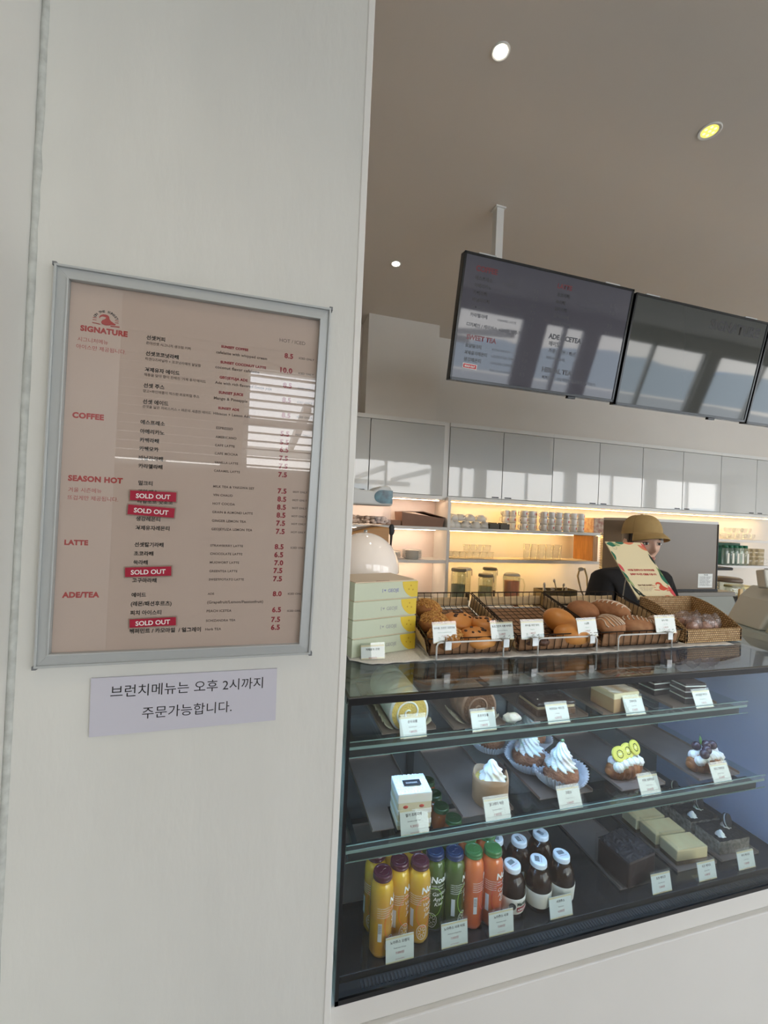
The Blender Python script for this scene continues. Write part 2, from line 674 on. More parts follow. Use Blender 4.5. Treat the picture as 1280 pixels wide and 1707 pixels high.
def downlight(x, y, label, kind):
    t = thing('downlight', label, 'ceiling light', (x, y, CEIL), 0, 'recessed ceiling lights')
    q = 0.66 if kind == 'w' else 0.86
    MB().lathe([(0.036 * q, -0.001), (0.046 * q, -0.004), (0.050 * q, -0.004), (0.052 * q, 0.0), (0.036 * q, 0.0)], n=40).build('trim_ring', M_white, t, smooth=True)
    l = MB().lathe([(0.0, -0.0015), (0.037 * q, -0.0015)], n=32).build('lens', M_lampw if kind == 'w' else M_lampy, t)
    if kind == 'y':
        d = MB()
        for i in range(7):
            a = 2 * PI * i / 6
            q = (0, 0) if i == 6 else (0.02 * math.cos(a), 0.02 * math.sin(a))
            d.lathe([(0.0, -0.0032), (0.005, -0.0028), (0.006, -0.0016)], c=(q[0], q[1], 0), n=10)
        d.build('diode', M_led, l)
    ld = bpy.data.lights.new('downlight_beam', 'SPOT')
    ld.energy = 26 if kind == 'w' else 10
    ld.color = (1.0, 0.86, 0.68)
    ld.spot_size = R(95)
    ld.spot_blend = 0.9
    ld.shadow_soft_size = 0.035
    lo = bpy.data.objects.new('downlight_beam', ld)
    COL.objects.link(lo)
    lo.parent = t
    lo.location = (0, 0, -0.006)
    return t


downlight(0.753, 1.377, 'bright white recessed downlight nearest the pier, high in the ceiling', 'w')
downlight(1.757, 1.377, 'yellow recessed downlight with visible diodes right of the bright one', 'y')
downlight(0.785, 2.747, 'small bright recessed downlight left of the hanging screens', 'w')
downlight(-0.25, 0.005, 'recessed downlight mirrored in the top of the poster glass', 'w')

# ------------------------------------------------------------------ framed menu poster
# rows: style, text, x of the line start, baseline height, line width (metres on the wall)
MENU_ROWS = [
    ('h', 'SIGNATURE', -0.3072, 1.8882, 0.0704),
    ('q', '시그니처메뉴', -0.3103, 1.8704, 0.0448),
    ('q', '아이스만 제공됩니다.', -0.3116, 1.858, 0.0735),
    ('k', '선셋커피', -0.2078, 1.889, 0.0294),
    ('k', '선셋코코넛라떼', -0.2078, 1.8613, 0.0524),
    ('k', '거제유자 에이드', -0.208, 1.8332, 0.0554),
    ('k', '선셋 주스', -0.2089, 1.8054, 0.0331),
    ('k', '선셋 에이드', -0.2087, 1.7774, 0.0405),
    ('k', '에스프레소', -0.2106, 1.7414, 0.0383),
    ('k', '아메리카노', -0.2105, 1.7255, 0.0383),
    ('k', '카페라떼', -0.2105, 1.7104, 0.0301),
    ('k', '카페모카', -0.2106, 1.6955, 0.0303),
    ('k', '바닐라라떼', -0.2105, 1.6794, 0.0379),
    ('g', '온더선셋 시그니처 생크림 커피', -0.208, 1.8804, 0.0715),
    ('g', '하겐다즈바닐라 + 코코넛라떼의 달달함', -0.2083, 1.8527, 0.0897),
    ('g', "해풍을 맞아 향이 진해진 '거제 유자'에이드", -0.2087, 1.825, 0.0997),
    ('g', '망고+파인애플이 믹스된 트로피컬 주스', -0.2089, 1.7967, 0.0902),
    ('g', '선셋을 닮은 히비스커스 + 레몬의 새콤한 에이드', -0.2088, 1.7698, 0.1111),
    ('h', 'COFFEE', -0.3123, 1.7417, 0.0462),
    ('k', '카라멜라떼', -0.2105, 1.6654, 0.0378),
    ('h', 'SEASON HOT', -0.3138, 1.6365, 0.0805),
    ('q', '겨울 시즌메뉴', -0.3126, 1.6183, 0.0485),
    ('q', '뜨겁게만 제공됩니다.', -0.3132, 1.6051, 0.0743),
    ('k', '밀크티', -0.2092, 1.6357, 0.0222),
    ('k', '과일 뱅쇼', -0.209, 1.6213, 0.031),
    ('k', '리얼초코 핫초코', -0.2093, 1.6043, 0.0558),
    ('k', '생강레몬티', -0.2104, 1.5739, 0.0382),
    ('k', '거제유자레몬티', -0.2103, 1.5583, 0.0536),
    ('k', '선셋딸기라떼', -0.2107, 1.5293, 0.0458),
    ('k', '초코라떼', -0.2108, 1.5138, 0.0303),
    ('k', '쑥라떼', -0.2108, 1.4985, 0.0222),
    ('k', '고구마라떼', -0.2114, 1.4673, 0.0381),
    ('k', '에이드', -0.2113, 1.4422, 0.0225),
    ('k', '(레몬/패션후르츠)', -0.2117, 1.4268, 0.0641),
    ('k', '피치 아이스티', -0.212, 1.4113, 0.0486),
    ('k', '페퍼민트 / 카모마일  / 얼그레이', -0.2122, 1.3795, 0.1144),
    ('h', 'LATTE', -0.3144, 1.5296, 0.0344),
    ('h', 'ADE/TEA', -0.314, 1.4419, 0.0542),
    ('o', 'HOT / ICED', 0.0158, 1.9189, 0.0474),
    ('r', 'SUNSET COFFEE', -0.0862, 1.8925, 0.0468),
    ('r', 'SUNSET COCONUT LATTE', -0.0862, 1.864, 0.0798),
    ('r', 'GEOJEYUJA ADE', -0.0864, 1.8364, 0.0485),
    ('r', 'SUNSET JUICE', -0.0867, 1.8089, 0.0422),
    ('r', 'SUNSET ADE', -0.0864, 1.7806, 0.0359),
    ('e', 'cafelatte with whipped cream', -0.0941, 1.881, 0.0888),
    ('e', 'coconut flavor cafelatte', -0.0944, 1.8538, 0.0763),
    ('e', 'Ade with rich flavored Geoje yuja', -0.0936, 1.826, 0.099),
    ('e', 'Mango & Pineapple', -0.0944, 1.7977, 0.0579),
    ('e', 'Hibiscus + Lemon Ade', -0.094, 1.7701, 0.0636),
    ('e', 'ESPRESSO', -0.0881, 1.7444, 0.0284),
    ('e', 'AMERICANO', -0.0885, 1.7281, 0.0358),
    ('e', 'CAFE LATTE', -0.0886, 1.7131, 0.0336),
    ('e', 'CAFE MOCHA', -0.0885, 1.6983, 0.0397),
    ('e', 'VANILLA LATTE', -0.0884, 1.6823, 0.0407),
    ('e', 'CARAMEL LATTE', -0.0885, 1.6669, 0.0446),
    ('p', '8.5', 0.0258, 1.8899, 0.016),
    ('p', '10.0', 0.0194, 1.8619, 0.0222),
    ('p', '8.5', 0.0258, 1.8342, 0.016),
    ('p', '8.5', 0.0254, 1.8063, 0.016),
    ('p', '8.5', 0.0257, 1.7775, 0.016),
    ('p', '5.5', 0.0251, 1.7426, 0.016),
    ('p', '5.5', 0.0248, 1.7265, 0.016),
    ('p', '6.5', 0.025, 1.7123, 0.016),
    ('p', '7.5', 0.0247, 1.6962, 0.016),
    ('p', '7.5', 0.0248, 1.6813, 0.016),
    ('p', '7.5', 0.0244, 1.6653, 0.016),
    ('e', 'ICED ONLY', 0.0527, 1.8912, 0.0289),
    ('e', 'ICED ONLY', 0.0529, 1.8624, 0.0289),
    ('e', 'ICED ONLY', 0.0531, 1.8344, 0.0289),
    ('e', 'ICED ONLY', 0.053, 1.8073, 0.0289),
    ('e', 'ICED ONLY', 0.0539, 1.7794, 0.0289),
    ('e', 'HOT ONLY', 0.0529, 1.7452, 0.0276),
    ('e', 'MILK TEA & YAKGWA SET', -0.0884, 1.6384, 0.071),
    ('e', 'VIN CHAUD', -0.0879, 1.623, 0.0334),
    ('e', 'HOT COCOA', -0.088, 1.6073, 0.0381),
    ('e', 'GRAIN & ALMOND LATTE', -0.088, 1.5921, 0.0699),
    ('e', 'GINGER LEMON TEA', -0.0879, 1.5764, 0.0587),
    ('e', 'GEOJEYUZA LEMON TEA', -0.0881, 1.5612, 0.0705),
    ('e', 'STRAWBERRY LATTE', -0.0885, 1.5316, 0.0559),
    ('e', 'CHOCOLATE LATTE', -0.0882, 1.5167, 0.0552),
    ('e', 'MUGWORT LATTE', -0.0881, 1.501, 0.0502),
    ('e', 'GREENTEA LATTE', -0.0883, 1.4854, 0.0481),
    ('e', 'SWEETPOTATO LATTE', -0.0884, 1.4702, 0.0602),
    ('e', 'ADE', -0.0892, 1.4445, 0.0109),
    ('e', '(Grapefruit/Lemon/Passionfruit)', -0.0893, 1.4289, 0.097),
    ('e', 'PEACH ICETEA', -0.0895, 1.4133, 0.0422),
    ('e', 'SCHIZANDRA TEA', -0.0899, 1.396, 0.0503),
    ('e', 'Herb TEA', -0.0905, 1.3804, 0.027),
    ('p', '7.5', 0.0247, 1.6343, 0.0163),
    ('p', '8.5', 0.0249, 1.6191, 0.0163),
    ('p', '8.5', 0.0249, 1.604, 0.0163),
    ('p', '8.5', 0.0247, 1.5889, 0.0163),
    ('p', '7.5', 0.0247, 1.5737, 0.0163),
    ('p', '7.5', 0.0247, 1.5582, 0.0163),
    ('p', '8.5', 0.0239, 1.5295, 0.0163),
    ('p', '6.5', 0.0239, 1.5144, 0.0163),
    ('p', '7.0', 0.0246, 1.4993, 0.0163),
    ('p', '7.5', 0.0237, 1.4847, 0.0163),
    ('p', '7.5', 0.0237, 1.4692, 0.0163),
    ('p', '8.0', 0.0243, 1.4413, 0.0163),
    ('p', '6.5', 0.0245, 1.4112, 0.0163),
    ('p', '7.5', 0.0237, 1.3931, 0.0163),
    ('p', '6.5', 0.0239, 1.3783, 0.0163),
    ('e', 'HOT ONLY', 0.0531, 1.6366, 0.0271),
    ('e', 'HOT ONLY', 0.0527, 1.621, 0.0271),
    ('e', 'HOT ONLY', 0.0529, 1.606, 0.0271),
    ('e', 'HOT ONLY', 0.0524, 1.5905, 0.0271),
    ('e', 'HOT ONLY', 0.0526, 1.5759, 0.0271),
    ('e', 'HOT ONLY', 0.0526, 1.5602, 0.0271),
    ('e', 'ICED ONLY', 0.0533, 1.5306, 0.0285),
    ('e', 'ICED ONLY', 0.0521, 1.4434, 0.0285),
    ('e', 'ICED ONLY', 0.0524, 1.4111, 0.0285),
]
STYLE = {'h': (M_inkred, 0.055), 'q': (M_inkred, 0.0), 'k': (M_ink, 0.03), 'g': (M_inkgrey, 0.016), 'r': (M_inkcrim, 0.05),
         'e': (M_inkgrey, 0.026), 'p': (M_inkcrim, 0.04), 'o': (M_inkgrey, 0.0)}
t = thing('menu_poster', 'large pink menu poster in a silver snap frame on the white pier', 'poster', (-0.12, PY, 1.33))
ox, oz = -0.12, 1.33
OUT = [(-0.345, 1.329), (0.0985, 1.332), (0.1085, 1.994), (-0.345, 1.989)]
INN = [(-0.325, 1.351), (0.0765, 1.352), (0.0885, 1.970), (-0.3235, 1.967)]
names = ['bottom', 'right', 'top', 'left']
for k in range(4):
    k2 = (k + 1) % 4
    q = [OUT[k], OUT[k2], INN[k2], INN[k]]
    b = MB()
    lo = [(x - ox, -0.001, z - oz) for x, z in q]
    mid = []
    for (x, z), dy in zip(q, (-0.010, -0.010, -0.012, -0.012)):
        mid.append((x - ox, dy, z - oz))
    b.hexa(lo + mid)
    # raised lip along the outer edge
    def lerp(a, c, f):
        return (a[0] + (c[0] - a[0]) * f, a[1] + (c[1] - a[1]) * f)
    l2 = [OUT[k], OUT[k2], lerp(OUT[k2], INN[k2], 0.17), lerp(OUT[k], INN[k], 0.17)]
    b.hexa([(x - ox, -0.009, z - oz) for x, z in l2] + [(x - ox, -0.0145, z - oz) for x, z in l2])
    l3 = [lerp(OUT[k], INN[k], 0.86), lerp(OUT[k2], INN[k2], 0.86), INN[k2], INN[k]]
    b.hexa([(x - ox, -0.011, z - oz) for x, z in l3] + [(x - ox, -0.0142, z - oz) for x, z in l3])
    b.build('frame_rail', M_alu, t, bevel=0.0006)
for (x, z) in OUT:
    MB().box(x - ox - 0.003, -0.013, z - oz - 0.003, x - ox + 0.003, -0.001, z - oz + 0.003).build('corner_cap', mat('grey_corner_cap', S(120, 122, 124), rough=0.5), t)
M_sheet = mat('pink_menu_paper', S(216, 195, 182), rough=0.6, var=0.02, vscale=3)
sh = MB().ext([(x - ox, -0.004, z - oz) for x, z in INN], (0, 0.003, 0)).build('menu_sheet', M_sheet, t)
PART = {'h': 'heading', 'q': 'heading_note', 'k': 'item_name', 'g': 'item_description', 'r': 'english_name', 'e': 'english_line', 'p': 'price', 'o': 'column_heading', 'f': 'faint_heading'}
for st, body, x, z, w in MENU_ROWS:
    letters(PART[st], [dict(body=body, x=x - ox, z=z - oz, width=w, size=1.0, bold=STYLE[st][1], spacing=1.08 if st in 'hrpe' else 1.0)], STYLE[st][0], sh, (0, -0.0043, 0))
# emblem above the first heading: bird on a branch with arched lettering
bm = bmesh.new()
for i, ch in enumerate('ON THE SUNSET'):
    a = R(152 - i * 10.4)
    M = Matrix.Translation((-0.2705 - ox + 0.0165 * math.cos(a), 0, 1.9075 - oz + 0.0165 * math.sin(a))) @ Matrix.Rotation(-(a - PI / 2), 4, 'Y')
    if ch != ' ':
        text_bm(bm, ch, 0, 0, size=0.0052, bold=0.04, align='CENTER', M=M)
me = bpy.data.meshes.new('emblem')
bm.to_mesh(me)
bm.free()
me.materials.append(M_ink)
eo = bpy.data.objects.new('emblem', me)
COL.objects.link(eo)
eo.parent = sh
eo.location = (0, -0.0043, 0)
BIRD = [(-15, 6), (-16, 11), (-13, 16), (-7, 19), (0, 19.5), (5, 18), (8, 14), (8.5, 9), (12, 4), (18, 0), (25, -4), (22, -7), (14, -7), (8, -9), (0, -10), (-8, -8), (-11, -3), (-8, 3), (-2, 7), (1, 11), (-3, 13), (-9, 13), (-13, 11), (-15, 6)]


def emblem_mesh(cx, cz, k, parent, m, y, M=None, name='emblem'):
    b = MB()
    f = lambda p: (cx + p[0] * k, y, cz + p[1] * k)
    b.ext([f(p) for p in BIRD[:-1]][::-1], (0, -0.0002, 0), M)
    b.ext([f((-32, -6)), f((-13, -8)), f((-13, -10)), f((-32, -8))], (0, -0.0002, 0), M)
    b.ext([f((12, -9)), f((34, -8)), f((34, -11)), f((12, -12))], (0, -0.0002, 0), M)
    for sx in (-1, 1):
        for q in (0, 6):
            b.ext([f((sx * 31, q)), f((sx * 22, q)), f((sx * 22, q + 1.6)), f((sx * 31, q + 1.6))], (0, -0.0002, 0), M)
    return b.build(name, m, parent)


emblem_mesh(-0.2705 - ox, 1.9085 - oz, 0.00062, sh, M_inkred, -0.0044)
M_stick = mat('crimson_sticker', S(168, 34, 60), rough=0.35)
for (cx, cz, w, hh, an) in [(-0.184, 1.617, 0.0721, 0.0166, 0.4), (-0.186, 1.5908, 0.0728, 0.0166, -2.7), (-0.186, 1.486, 0.0718, 0.0161, 2.2), (-0.175, 1.398, 0.0725, 0.0142, 2.0)]:
    s = MB().box(-w / 2 - 0.0022, -0.0003, -hh / 2 - 0.0022, w / 2 + 0.0022, 0.0, hh / 2 + 0.0022).build('sold_out_sticker', glass('sticker_film', (0.96, 0.94, 0.93), 0.08), t, loc=(cx - ox, -0.0072, cz - oz), rot=(0, R(-an), 0), label='crimson SOLD OUT sticker')
    MB().box(-w / 2, -0.0008, -hh / 2, w / 2, -0.0003, hh / 2).build('sticker_field', M_stick, s)
    letters('lettering', [dict(body='SOLD OUT', x=-0.027, z=-0.0041, width=0.054, size=1, bold=0.02)], M_paper, s, (0, -0.0011, 0))
gq = [(x - ox, z - oz) for x, z in INN]
MB().ext([(x, -0.0068, z) for x, z in gq], (0, 0.0016, 0)).build('glass', glass('poster_glass', (0.97, 0.97, 0.965), 0.055), t)

# ------------------------------------------------------------------ notice below the poster
t = thing('notice_board', 'small grey laminated notice about brunch hours stuck under the menu poster', 'notice', (-0.114, PY, 1.2555))
NQ = [(-0.151, -0.0495), (0.154, -0.0475), (0.1525, 0.0495), (-0.152, 0.0495)]
MB().ext([(x, -0.001, z) for x, z in NQ], (0, -0.003, 0)).build('board', mat('lilac_grey_paper', S(206, 205, 216), rough=0.45), t)
letters('lettering', [dict(body='브런치메뉴는 오후 2시까지', x=-0.122, z=0.0165, width=0.250, size=1, bold=0.0),
                      dict(body='주문가능합니다.', x=-0.072, z=-0.0235, width=0.147, size=1, bold=0.0)], M_ink, t, (0, -0.0043, 0))

# ------------------------------------------------------------------ hanging menu screens
SCREEN_ROWS = [
    ('h', 'COFFEE', 0.902, 0.073, 0.113),
    ('h', 'LATTE', 1.348, 0.071, 0.084),
    ('h', 'SWEET TEA', 0.897, 0.376, 0.16),
    ('f', 'ADE / ICETEA', 1.342, 0.307, 0.196),
    ('f', 'HERBAL TEA', 1.334, 0.469, 0.179),
    ('k', '에스프레소', 0.903, 0.11, 0.091),
    ('k', '아메리카노', 0.904, 0.142, 0.089),
    ('k', '카페라떼', 0.902, 0.174, 0.073),
    ('k', '바닐라라떼', 0.903, 0.205, 0.09),
    ('k', '초코라떼', 1.352, 0.108, 0.073),
    ('k', '쑥라떼', 1.352, 0.141, 0.054),
    ('k', '말차라떼', 1.352, 0.173, 0.07),
    ('k', '로얄밀크티', 0.897, 0.411, 0.085),
    ('k', '거제유자레몬티', 0.896, 0.443, 0.121),
    ('k', '생강레몬티', 0.897, 0.475, 0.092),
    ('g', '카페모카', 0.903, 0.239, 0.072),
    ('g', '카라멜라떼', 0.902, 0.272, 0.09),
    ('g', '고구마라떼', 1.349, 0.206, 0.092),
    ('g', '선셋딸기라떼', 1.349, 0.239, 0.109),
    ('g', '에이드', 1.35, 0.339, 0.065),
    ('g', '자몽 / 레몬 / 패션', 1.355, 0.372, 0.161),
    ('g', '아이스티(복숭아)', 1.348, 0.405, 0.111),
    ('g', '디카페인 / 케이커스 +500원, 샷추가', 0.89, 0.317, 0.295),
    ('g', '페퍼민트 / 카모마일 / 얼그레이 / 루이보스', 1.341, 0.503, 0.333),
    ('e', 'ESPRESSO', 1.049, 0.111, 0.07),
    ('e', 'AMERICANO', 1.048, 0.144, 0.084),
    ('e', 'CAFE LATTE', 1.051, 0.173, 0.073),
    ('e', 'VANILLA LATTE', 1.05, 0.206, 0.098),
    ('e', 'CAFE MOCHA', 1.049, 0.238, 0.087),
    ('e', 'CARAMEL LATTE', 1.048, 0.272, 0.102),
    ('e', 'CHOCOLATE LATTE', 1.514, 0.11, 0.116),
    ('e', 'MUGWORT LATTE', 1.514, 0.143, 0.105),
    ('e', 'ROYAL MILKTEA', 1.041, 0.409, 0.099),
    ('e', 'GEOJEYUJA TEA', 1.042, 0.441, 0.121),
    ('e', 'GINGER LEMON', 1.043, 0.473, 0.126),
    ('e', 'MILK TEA COOKIE', 1.042, 0.506, 0.111),
    ('e', '5.5', 1.22, 0.116, 0.026),
    ('e', '5.5', 1.22, 0.148, 0.026),
    ('e', '6.5', 1.219, 0.18, 0.026),
    ('e', '7.5', 1.218, 0.213, 0.026),
    ('e', '7.5', 1.217, 0.245, 0.026),
    ('e', '7.5', 1.215, 0.278, 0.026),
    ('e', '6.5', 1.674, 0.109, 0.034),
    ('e', '7.0', 1.675, 0.143, 0.031),
    ('e', '7.5', 1.678, 0.207, 0.03),
    ('e', '8.5', 1.671, 0.243, 0.03),
    ('e', '7.5', 1.214, 0.407, 0.027),
    ('e', '7.5', 1.213, 0.44, 0.027),
    ('e', '7.5', 1.213, 0.474, 0.027),
    ('e', '8.5', 1.21, 0.508, 0.029),
]
TILT = math.atan2(0.1155, 0.559)
M_scr = mat('lit_screen_grey', S(62, 62, 70), rough=0.04, spec=0.6, emit=S(120, 120, 136), estr=0.10)
M_scr2 = mat('dim_screen_dark', S(40, 43, 43), rough=0.04, spec=0.6, emit=S(90, 96, 92), estr=0.16)
M_bezel = mat('black_screen_bezel', S(16, 16, 19), rough=0.2)
M_sred = mat('screen_red_text', S(110, 30, 40), rough=0.3)
M_sink = mat('screen_black_text', S(18, 18, 24), rough=0.3)
M_sfaint = mat('screen_faint_text', S(52, 52, 60), rough=0.3)
M_sdim = mat('screen_dim_text', S(34, 32, 32), rough=0.3)


def screen(x0, drop, m, label):
    """local frame: x to the right, -z down the screen, -y out of the screen"""
    w, h = 0.968, 0.571
    t = thing('menu_screen', label, 'screen', (x0, 1.79 + drop * 0.2, 2.834 - drop * 0.98), (TILT, 0, 0), 'hanging menu screens')
    b = MB()
    e = 0.011
    b.box(0, -0.004, -h, w, 0.035, 0)
    b.build('housing', M_bezel, t, bevel=0.002)
    b = MB()
    b.box(0, -0.010, -e, w, -0.004, 0).box(0, -0.010, -h, w, -0.004, -h + 0.014).box(0, -0.010, -h, e, -0.004, 0).box(w - e, -0.010, -h, w, -0.004, 0)
    b.build('bezel', M_bezel, t, bevel=0.001)
    s = MB().box(e, -0.0065, -h + 0.014, w - e, -0.0041, -e).build('panel', m, t)
    MB().box(w * 0.70, -0.008, -h - 0.012, w * 0.75, 0.012, -h).build('sensor', M_bezel, t, bevel=0.002)
    MB().box(w * 0.3, 0.035, -h * 0.8, w * 0.7, 0.075, -h * 0.25).build('back_box', M_blackmat, t, bevel=0.006)
    for q in (0.08, 0.82):
        MB().box(w * q, 0.004, -0.002, w * q + 0.09, 0.04, 0.012).build('hanger_bracket', M_steel, t, bevel=0.001)
    return t, s


tv, sc = screen(0.836, 0.0, M_scr, 'left hanging screen lit grey with a coffee and latte menu')
SM = {'h': (M_sred, 0.04), 'f': (M_sfaint, 0.04), 'k': (M_sink, 0.03), 'g': (M_sfaint, 0.02), 'e': (M_sfaint, 0.0)}
for st, body, x, d, w in SCREEN_ROWS:
    letters(PART[st], [dict(body=body, x=x - 0.836, z=-d, width=w, size=1.0, bold=SM[st][1])], SM[st][0], sc, (0, -0.0069, 0))
s = MB().box(-0.038, -0.0004, -0.012, 0.038, 0, 0.012).build('sold_out_sticker', M_paper, tv, loc=(0.0975, -0.0072, -0.498), rot=(0, R(1.5), 0), label='small red SOLD OUT sticker')
MB().box(-0.035, -0.0008, -0.0095, 0.035, -0.0004, 0.0095).build('sticker_field', mat('red_sticker', S(190, 44, 56), rough=0.4), s)
letters('lettering', [dict(body='SOLD OUT', x=-0.028, z=-0.0045, width=0.056, size=1, bold=0.06)], M_paper, s, (0, -0.0011, 0))
tv2, sc2 = screen(1.82, 0.010, M_scr2, 'middle hanging screen, dark, with a dim signature heading')
letters('lettering', [dict(body='SIGNATURE', x=0.535, z=-0.095, width=0.377, size=1, bold=0.04)], M_sdim, sc2, (0, -0.0069, 0))
screen(2.80, 0.016, M_scr2, 'rightmost hanging screen, dark, cut off by the photo edge')
t = thing('ceiling_mount', 'white square pole from the ceiling holding the hanging screens', 'screen mount', (1.162, 2.075, CEIL))
MB().box(-0.022, -0.022, -0.62, 0.022, 0.022, 0.0).build('pole', M_white, t, bevel=0.002)
MB().box(-0.03, -0.03, -0.008, 0.03, 0.03, 0.0).build('flange', M_white, t, bevel=0.001)
MB().box(-0.30, -0.20, -0.62, 1.6, -0.165, -0.585).build('cross_bar', M_blackmat, t)
MB().box(-0.02, -0.20, -0.62, 0.02, 0.02, -0.585).build('arm', M_blackmat, t)

# ------------------------------------------------------------------ refrigerated display case
ZS1, ZS2, ZD = 1.078, 0.888, 0.605     # top faces of the two shelves and the deck
SY1, SY2 = 0.940, 0.888                # their front edges
CB = 1.36                              # rear of the shelves
case = thing('display_case', 'glass refrigerated cake display case on the white counter', 'display case', (CX0, CY0, ZB))
def cb(b, name, m, bevel=0.0, par=None, **k):
    return b.build(name, m, par or case, bevel=bevel, loc=(-CX0, -CY0, -ZB) if (par or case) is case else (0, 0, 0), **k)


cb(MB().box(CX0 + 0.007, CY0 + 0.001, ZB, CX1, CY0 + 0.007, ZT - 0.012), 'front_glass', M_caseglass)
cb(MB().box(CX0, CY0, ZT - 0.007, CX1, CY1, ZT), 'top_glass', M_topglass)
sg = cb(MB().box(CX0, CY0 + 0.008, ZB, CX0 + 0.006, CY1, ZT - 0.012), 'side_glass', glass('green_side_glass', (0.80, 0.90, 0.87), 0.06))
b = MB()
b.box(CX0, CY0 - 0.001, ZT - 0.014, CX1, CY0 + 0.010, ZT + 0.002)
cb(b, 'top_front_bar', M_black, 0.001)
cb(MB().box(CX0 - 0.001, CY0 + 0.010, ZT - 0.014, CX0 + 0.006, CY1, ZT + 0.001), 'top_side_bar', M_black, 0.001)
cb(MB().box(CX0 - 0.0005, CY0 - 0.0008, ZB, CX0 + 0.007, CY0 + 0.006, ZT - 0.014), 'corner_post', M_black)
cb(MB().box(CX0, CY0 - 0.0008, ZB, CX1, CY0 + 0.004, ZB + 0.010), 'bottom_bar', M_black)
M_inner = mat('inner_panel_blue_cast', S(186, 202, 236), rough=0.45)  # blue of the case light put into the panel's base colour
M_dark = mat('dark_case_metal', S(30, 34, 38), rough=0.4)
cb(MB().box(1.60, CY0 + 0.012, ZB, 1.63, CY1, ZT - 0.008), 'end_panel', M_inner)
b = MB()
b.box(CX0 + 0.007, CY1 - 0.02, ZB, 1.60, CY1 - 0.004, ZT - 0.008)
cb(b, 'rear_door', mat('smoked_rear_door', S(104, 104, 106), rough=0.12))
b = MB()
for x in (0.52, 0.90, 1.25):
    b.box(x - 0.012, CY1 - 0.03, ZB, x + 0.012, CY1 - 0.02, ZT - 0.01)
cb(b, 'rear_door_frame', M_dark)
# deck of polished black stone with a clear front lip, air grille before it
M_deck = mat('polished_black_deck', S(40, 37, 37), rough=0.08, spec=0.6)
cb(MB().box(CX0 + 0.012, 0.907, ZB - 0.0, 1.60, CY1 - 0.03, ZD), 'deck', M_deck, 0.001)
cb(MB().box(CX0 + 0.02, 0.9045, ZB + 0.004, 1.60, 0.9068, ZD + 0.004), 'deck_lip', M_acryl)
b = MB()
b.box(CX0 + 0.008, CY0 + 0.008, ZB, 1.60, 0.904, ZB + 0.006)
cb(b, 'grille_base', M_blackmat)
b = MB()
x = CX0 + 0.06
while x < 1.58:
    b.box(x, CY0 + 0.013, ZB + 0.006, x + 0.004, 0.899, ZB + 0.0085)
    x += 0.0085
cb(b, 'grille_slat', mat('grille_grey', S(52, 55, 60), rough=0.5))['kind'] = 'stuff'
M_cool2 = mat('blue_shelf_led', (0.8, 0.9, 1), emit=(0.36, 0.60, 1.0), estr=30)
for z, y in ((ZS1, SY1), (ZS2, SY2)):
    s = cb(MB().box(0.200, y, z - 0.006, 1.43, CB, z), 'shelf', glass('shelf_glass', (0.92, 0.96, 0.95), 0.06))
    MB().box(0.200, y - 0.0006, z - 0.006, 1.43, y + 0.0004, z + 0.0003).build('shelf_edge', M_edge, s)
    MB().box(0.205, y + 0.001, z - 0.024, 1.40, y + 0.030, z - 0.0062).build('shelf_rail', M_dark, s, bevel=0.001)
    MB().box(0.21, y + 0.014, z - 0.0268, 1.40, y + 0.026, z - 0.0242).build('shelf_light', M_cool2, s)
    for zz in (z + 0.0125, z - 0.0225):
        MB().box(0.200, y - 0.0037, zz, 1.43, y - 0.0013, zz + 0.0009).build('lip_edge', M_edge, s)
    MB().box(0.205, CB - 0.03, z - 0.026, 1.40, CB - 0.005, z - 0.0062).build('shelf_rail', M_dark, s, bevel=0.001)
    MB().box(0.200, y - 0.0035, z - 0.001, 1.43, y - 0.0015, z + 0.013).build('shelf_lip', M_acryl, s)
    for x in (0.22, 0.80, 1.36):
        MB().box(x, y + 0.03, z - 0.022, x + 0.012, CB - 0.03, z - 0.0082).build('shelf_bracket', M_dark, s)
tl = cb(MB().box(CX0 + 0.02, CY0 + 0.0105, ZT - 0.0095, 1.58, CY0 + 0.024, ZT - 0.0075), 'top_light_housing', M_dark)
MB().box(CX0 + 0.03, CY0 + 0.0115, ZT - 0.0125, 1.57, CY0 + 0.0235, ZT - 0.0097).build('top_light', M_cool, tl)

# ------------------------------------------------------------------ dark steel cake trays
M_tray = mat('dark_steel_tray', S(178, 160, 148), rough=0.28, metal=0.6, var=0.12, vscale=9)  # warm reflections put into the steel as a brown-grey base colour


def tray_mesh(w, d):
    b = MB()
    b.box(-w / 2, 0, 0, w / 2, d, 0.0015)
    b.box(-w / 2, 0, 0.0015, -w / 2 + 0.0015, d, 0.008).box(w / 2 - 0.0015, 0, 0.0015, w / 2, d, 0.008).box(-w / 2, d - 0.0015, 0.0015, w / 2, d, 0.008)
    return b


TRAY = {}


def tray(x0, x1, y, z, label, d=0.30):
    b = tray_mesh(x1 - x0, min(d, CB - y - 0.005))
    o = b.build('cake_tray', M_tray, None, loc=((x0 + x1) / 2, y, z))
    return tag(o, label, 'tray', 'dark steel cake trays in the case')


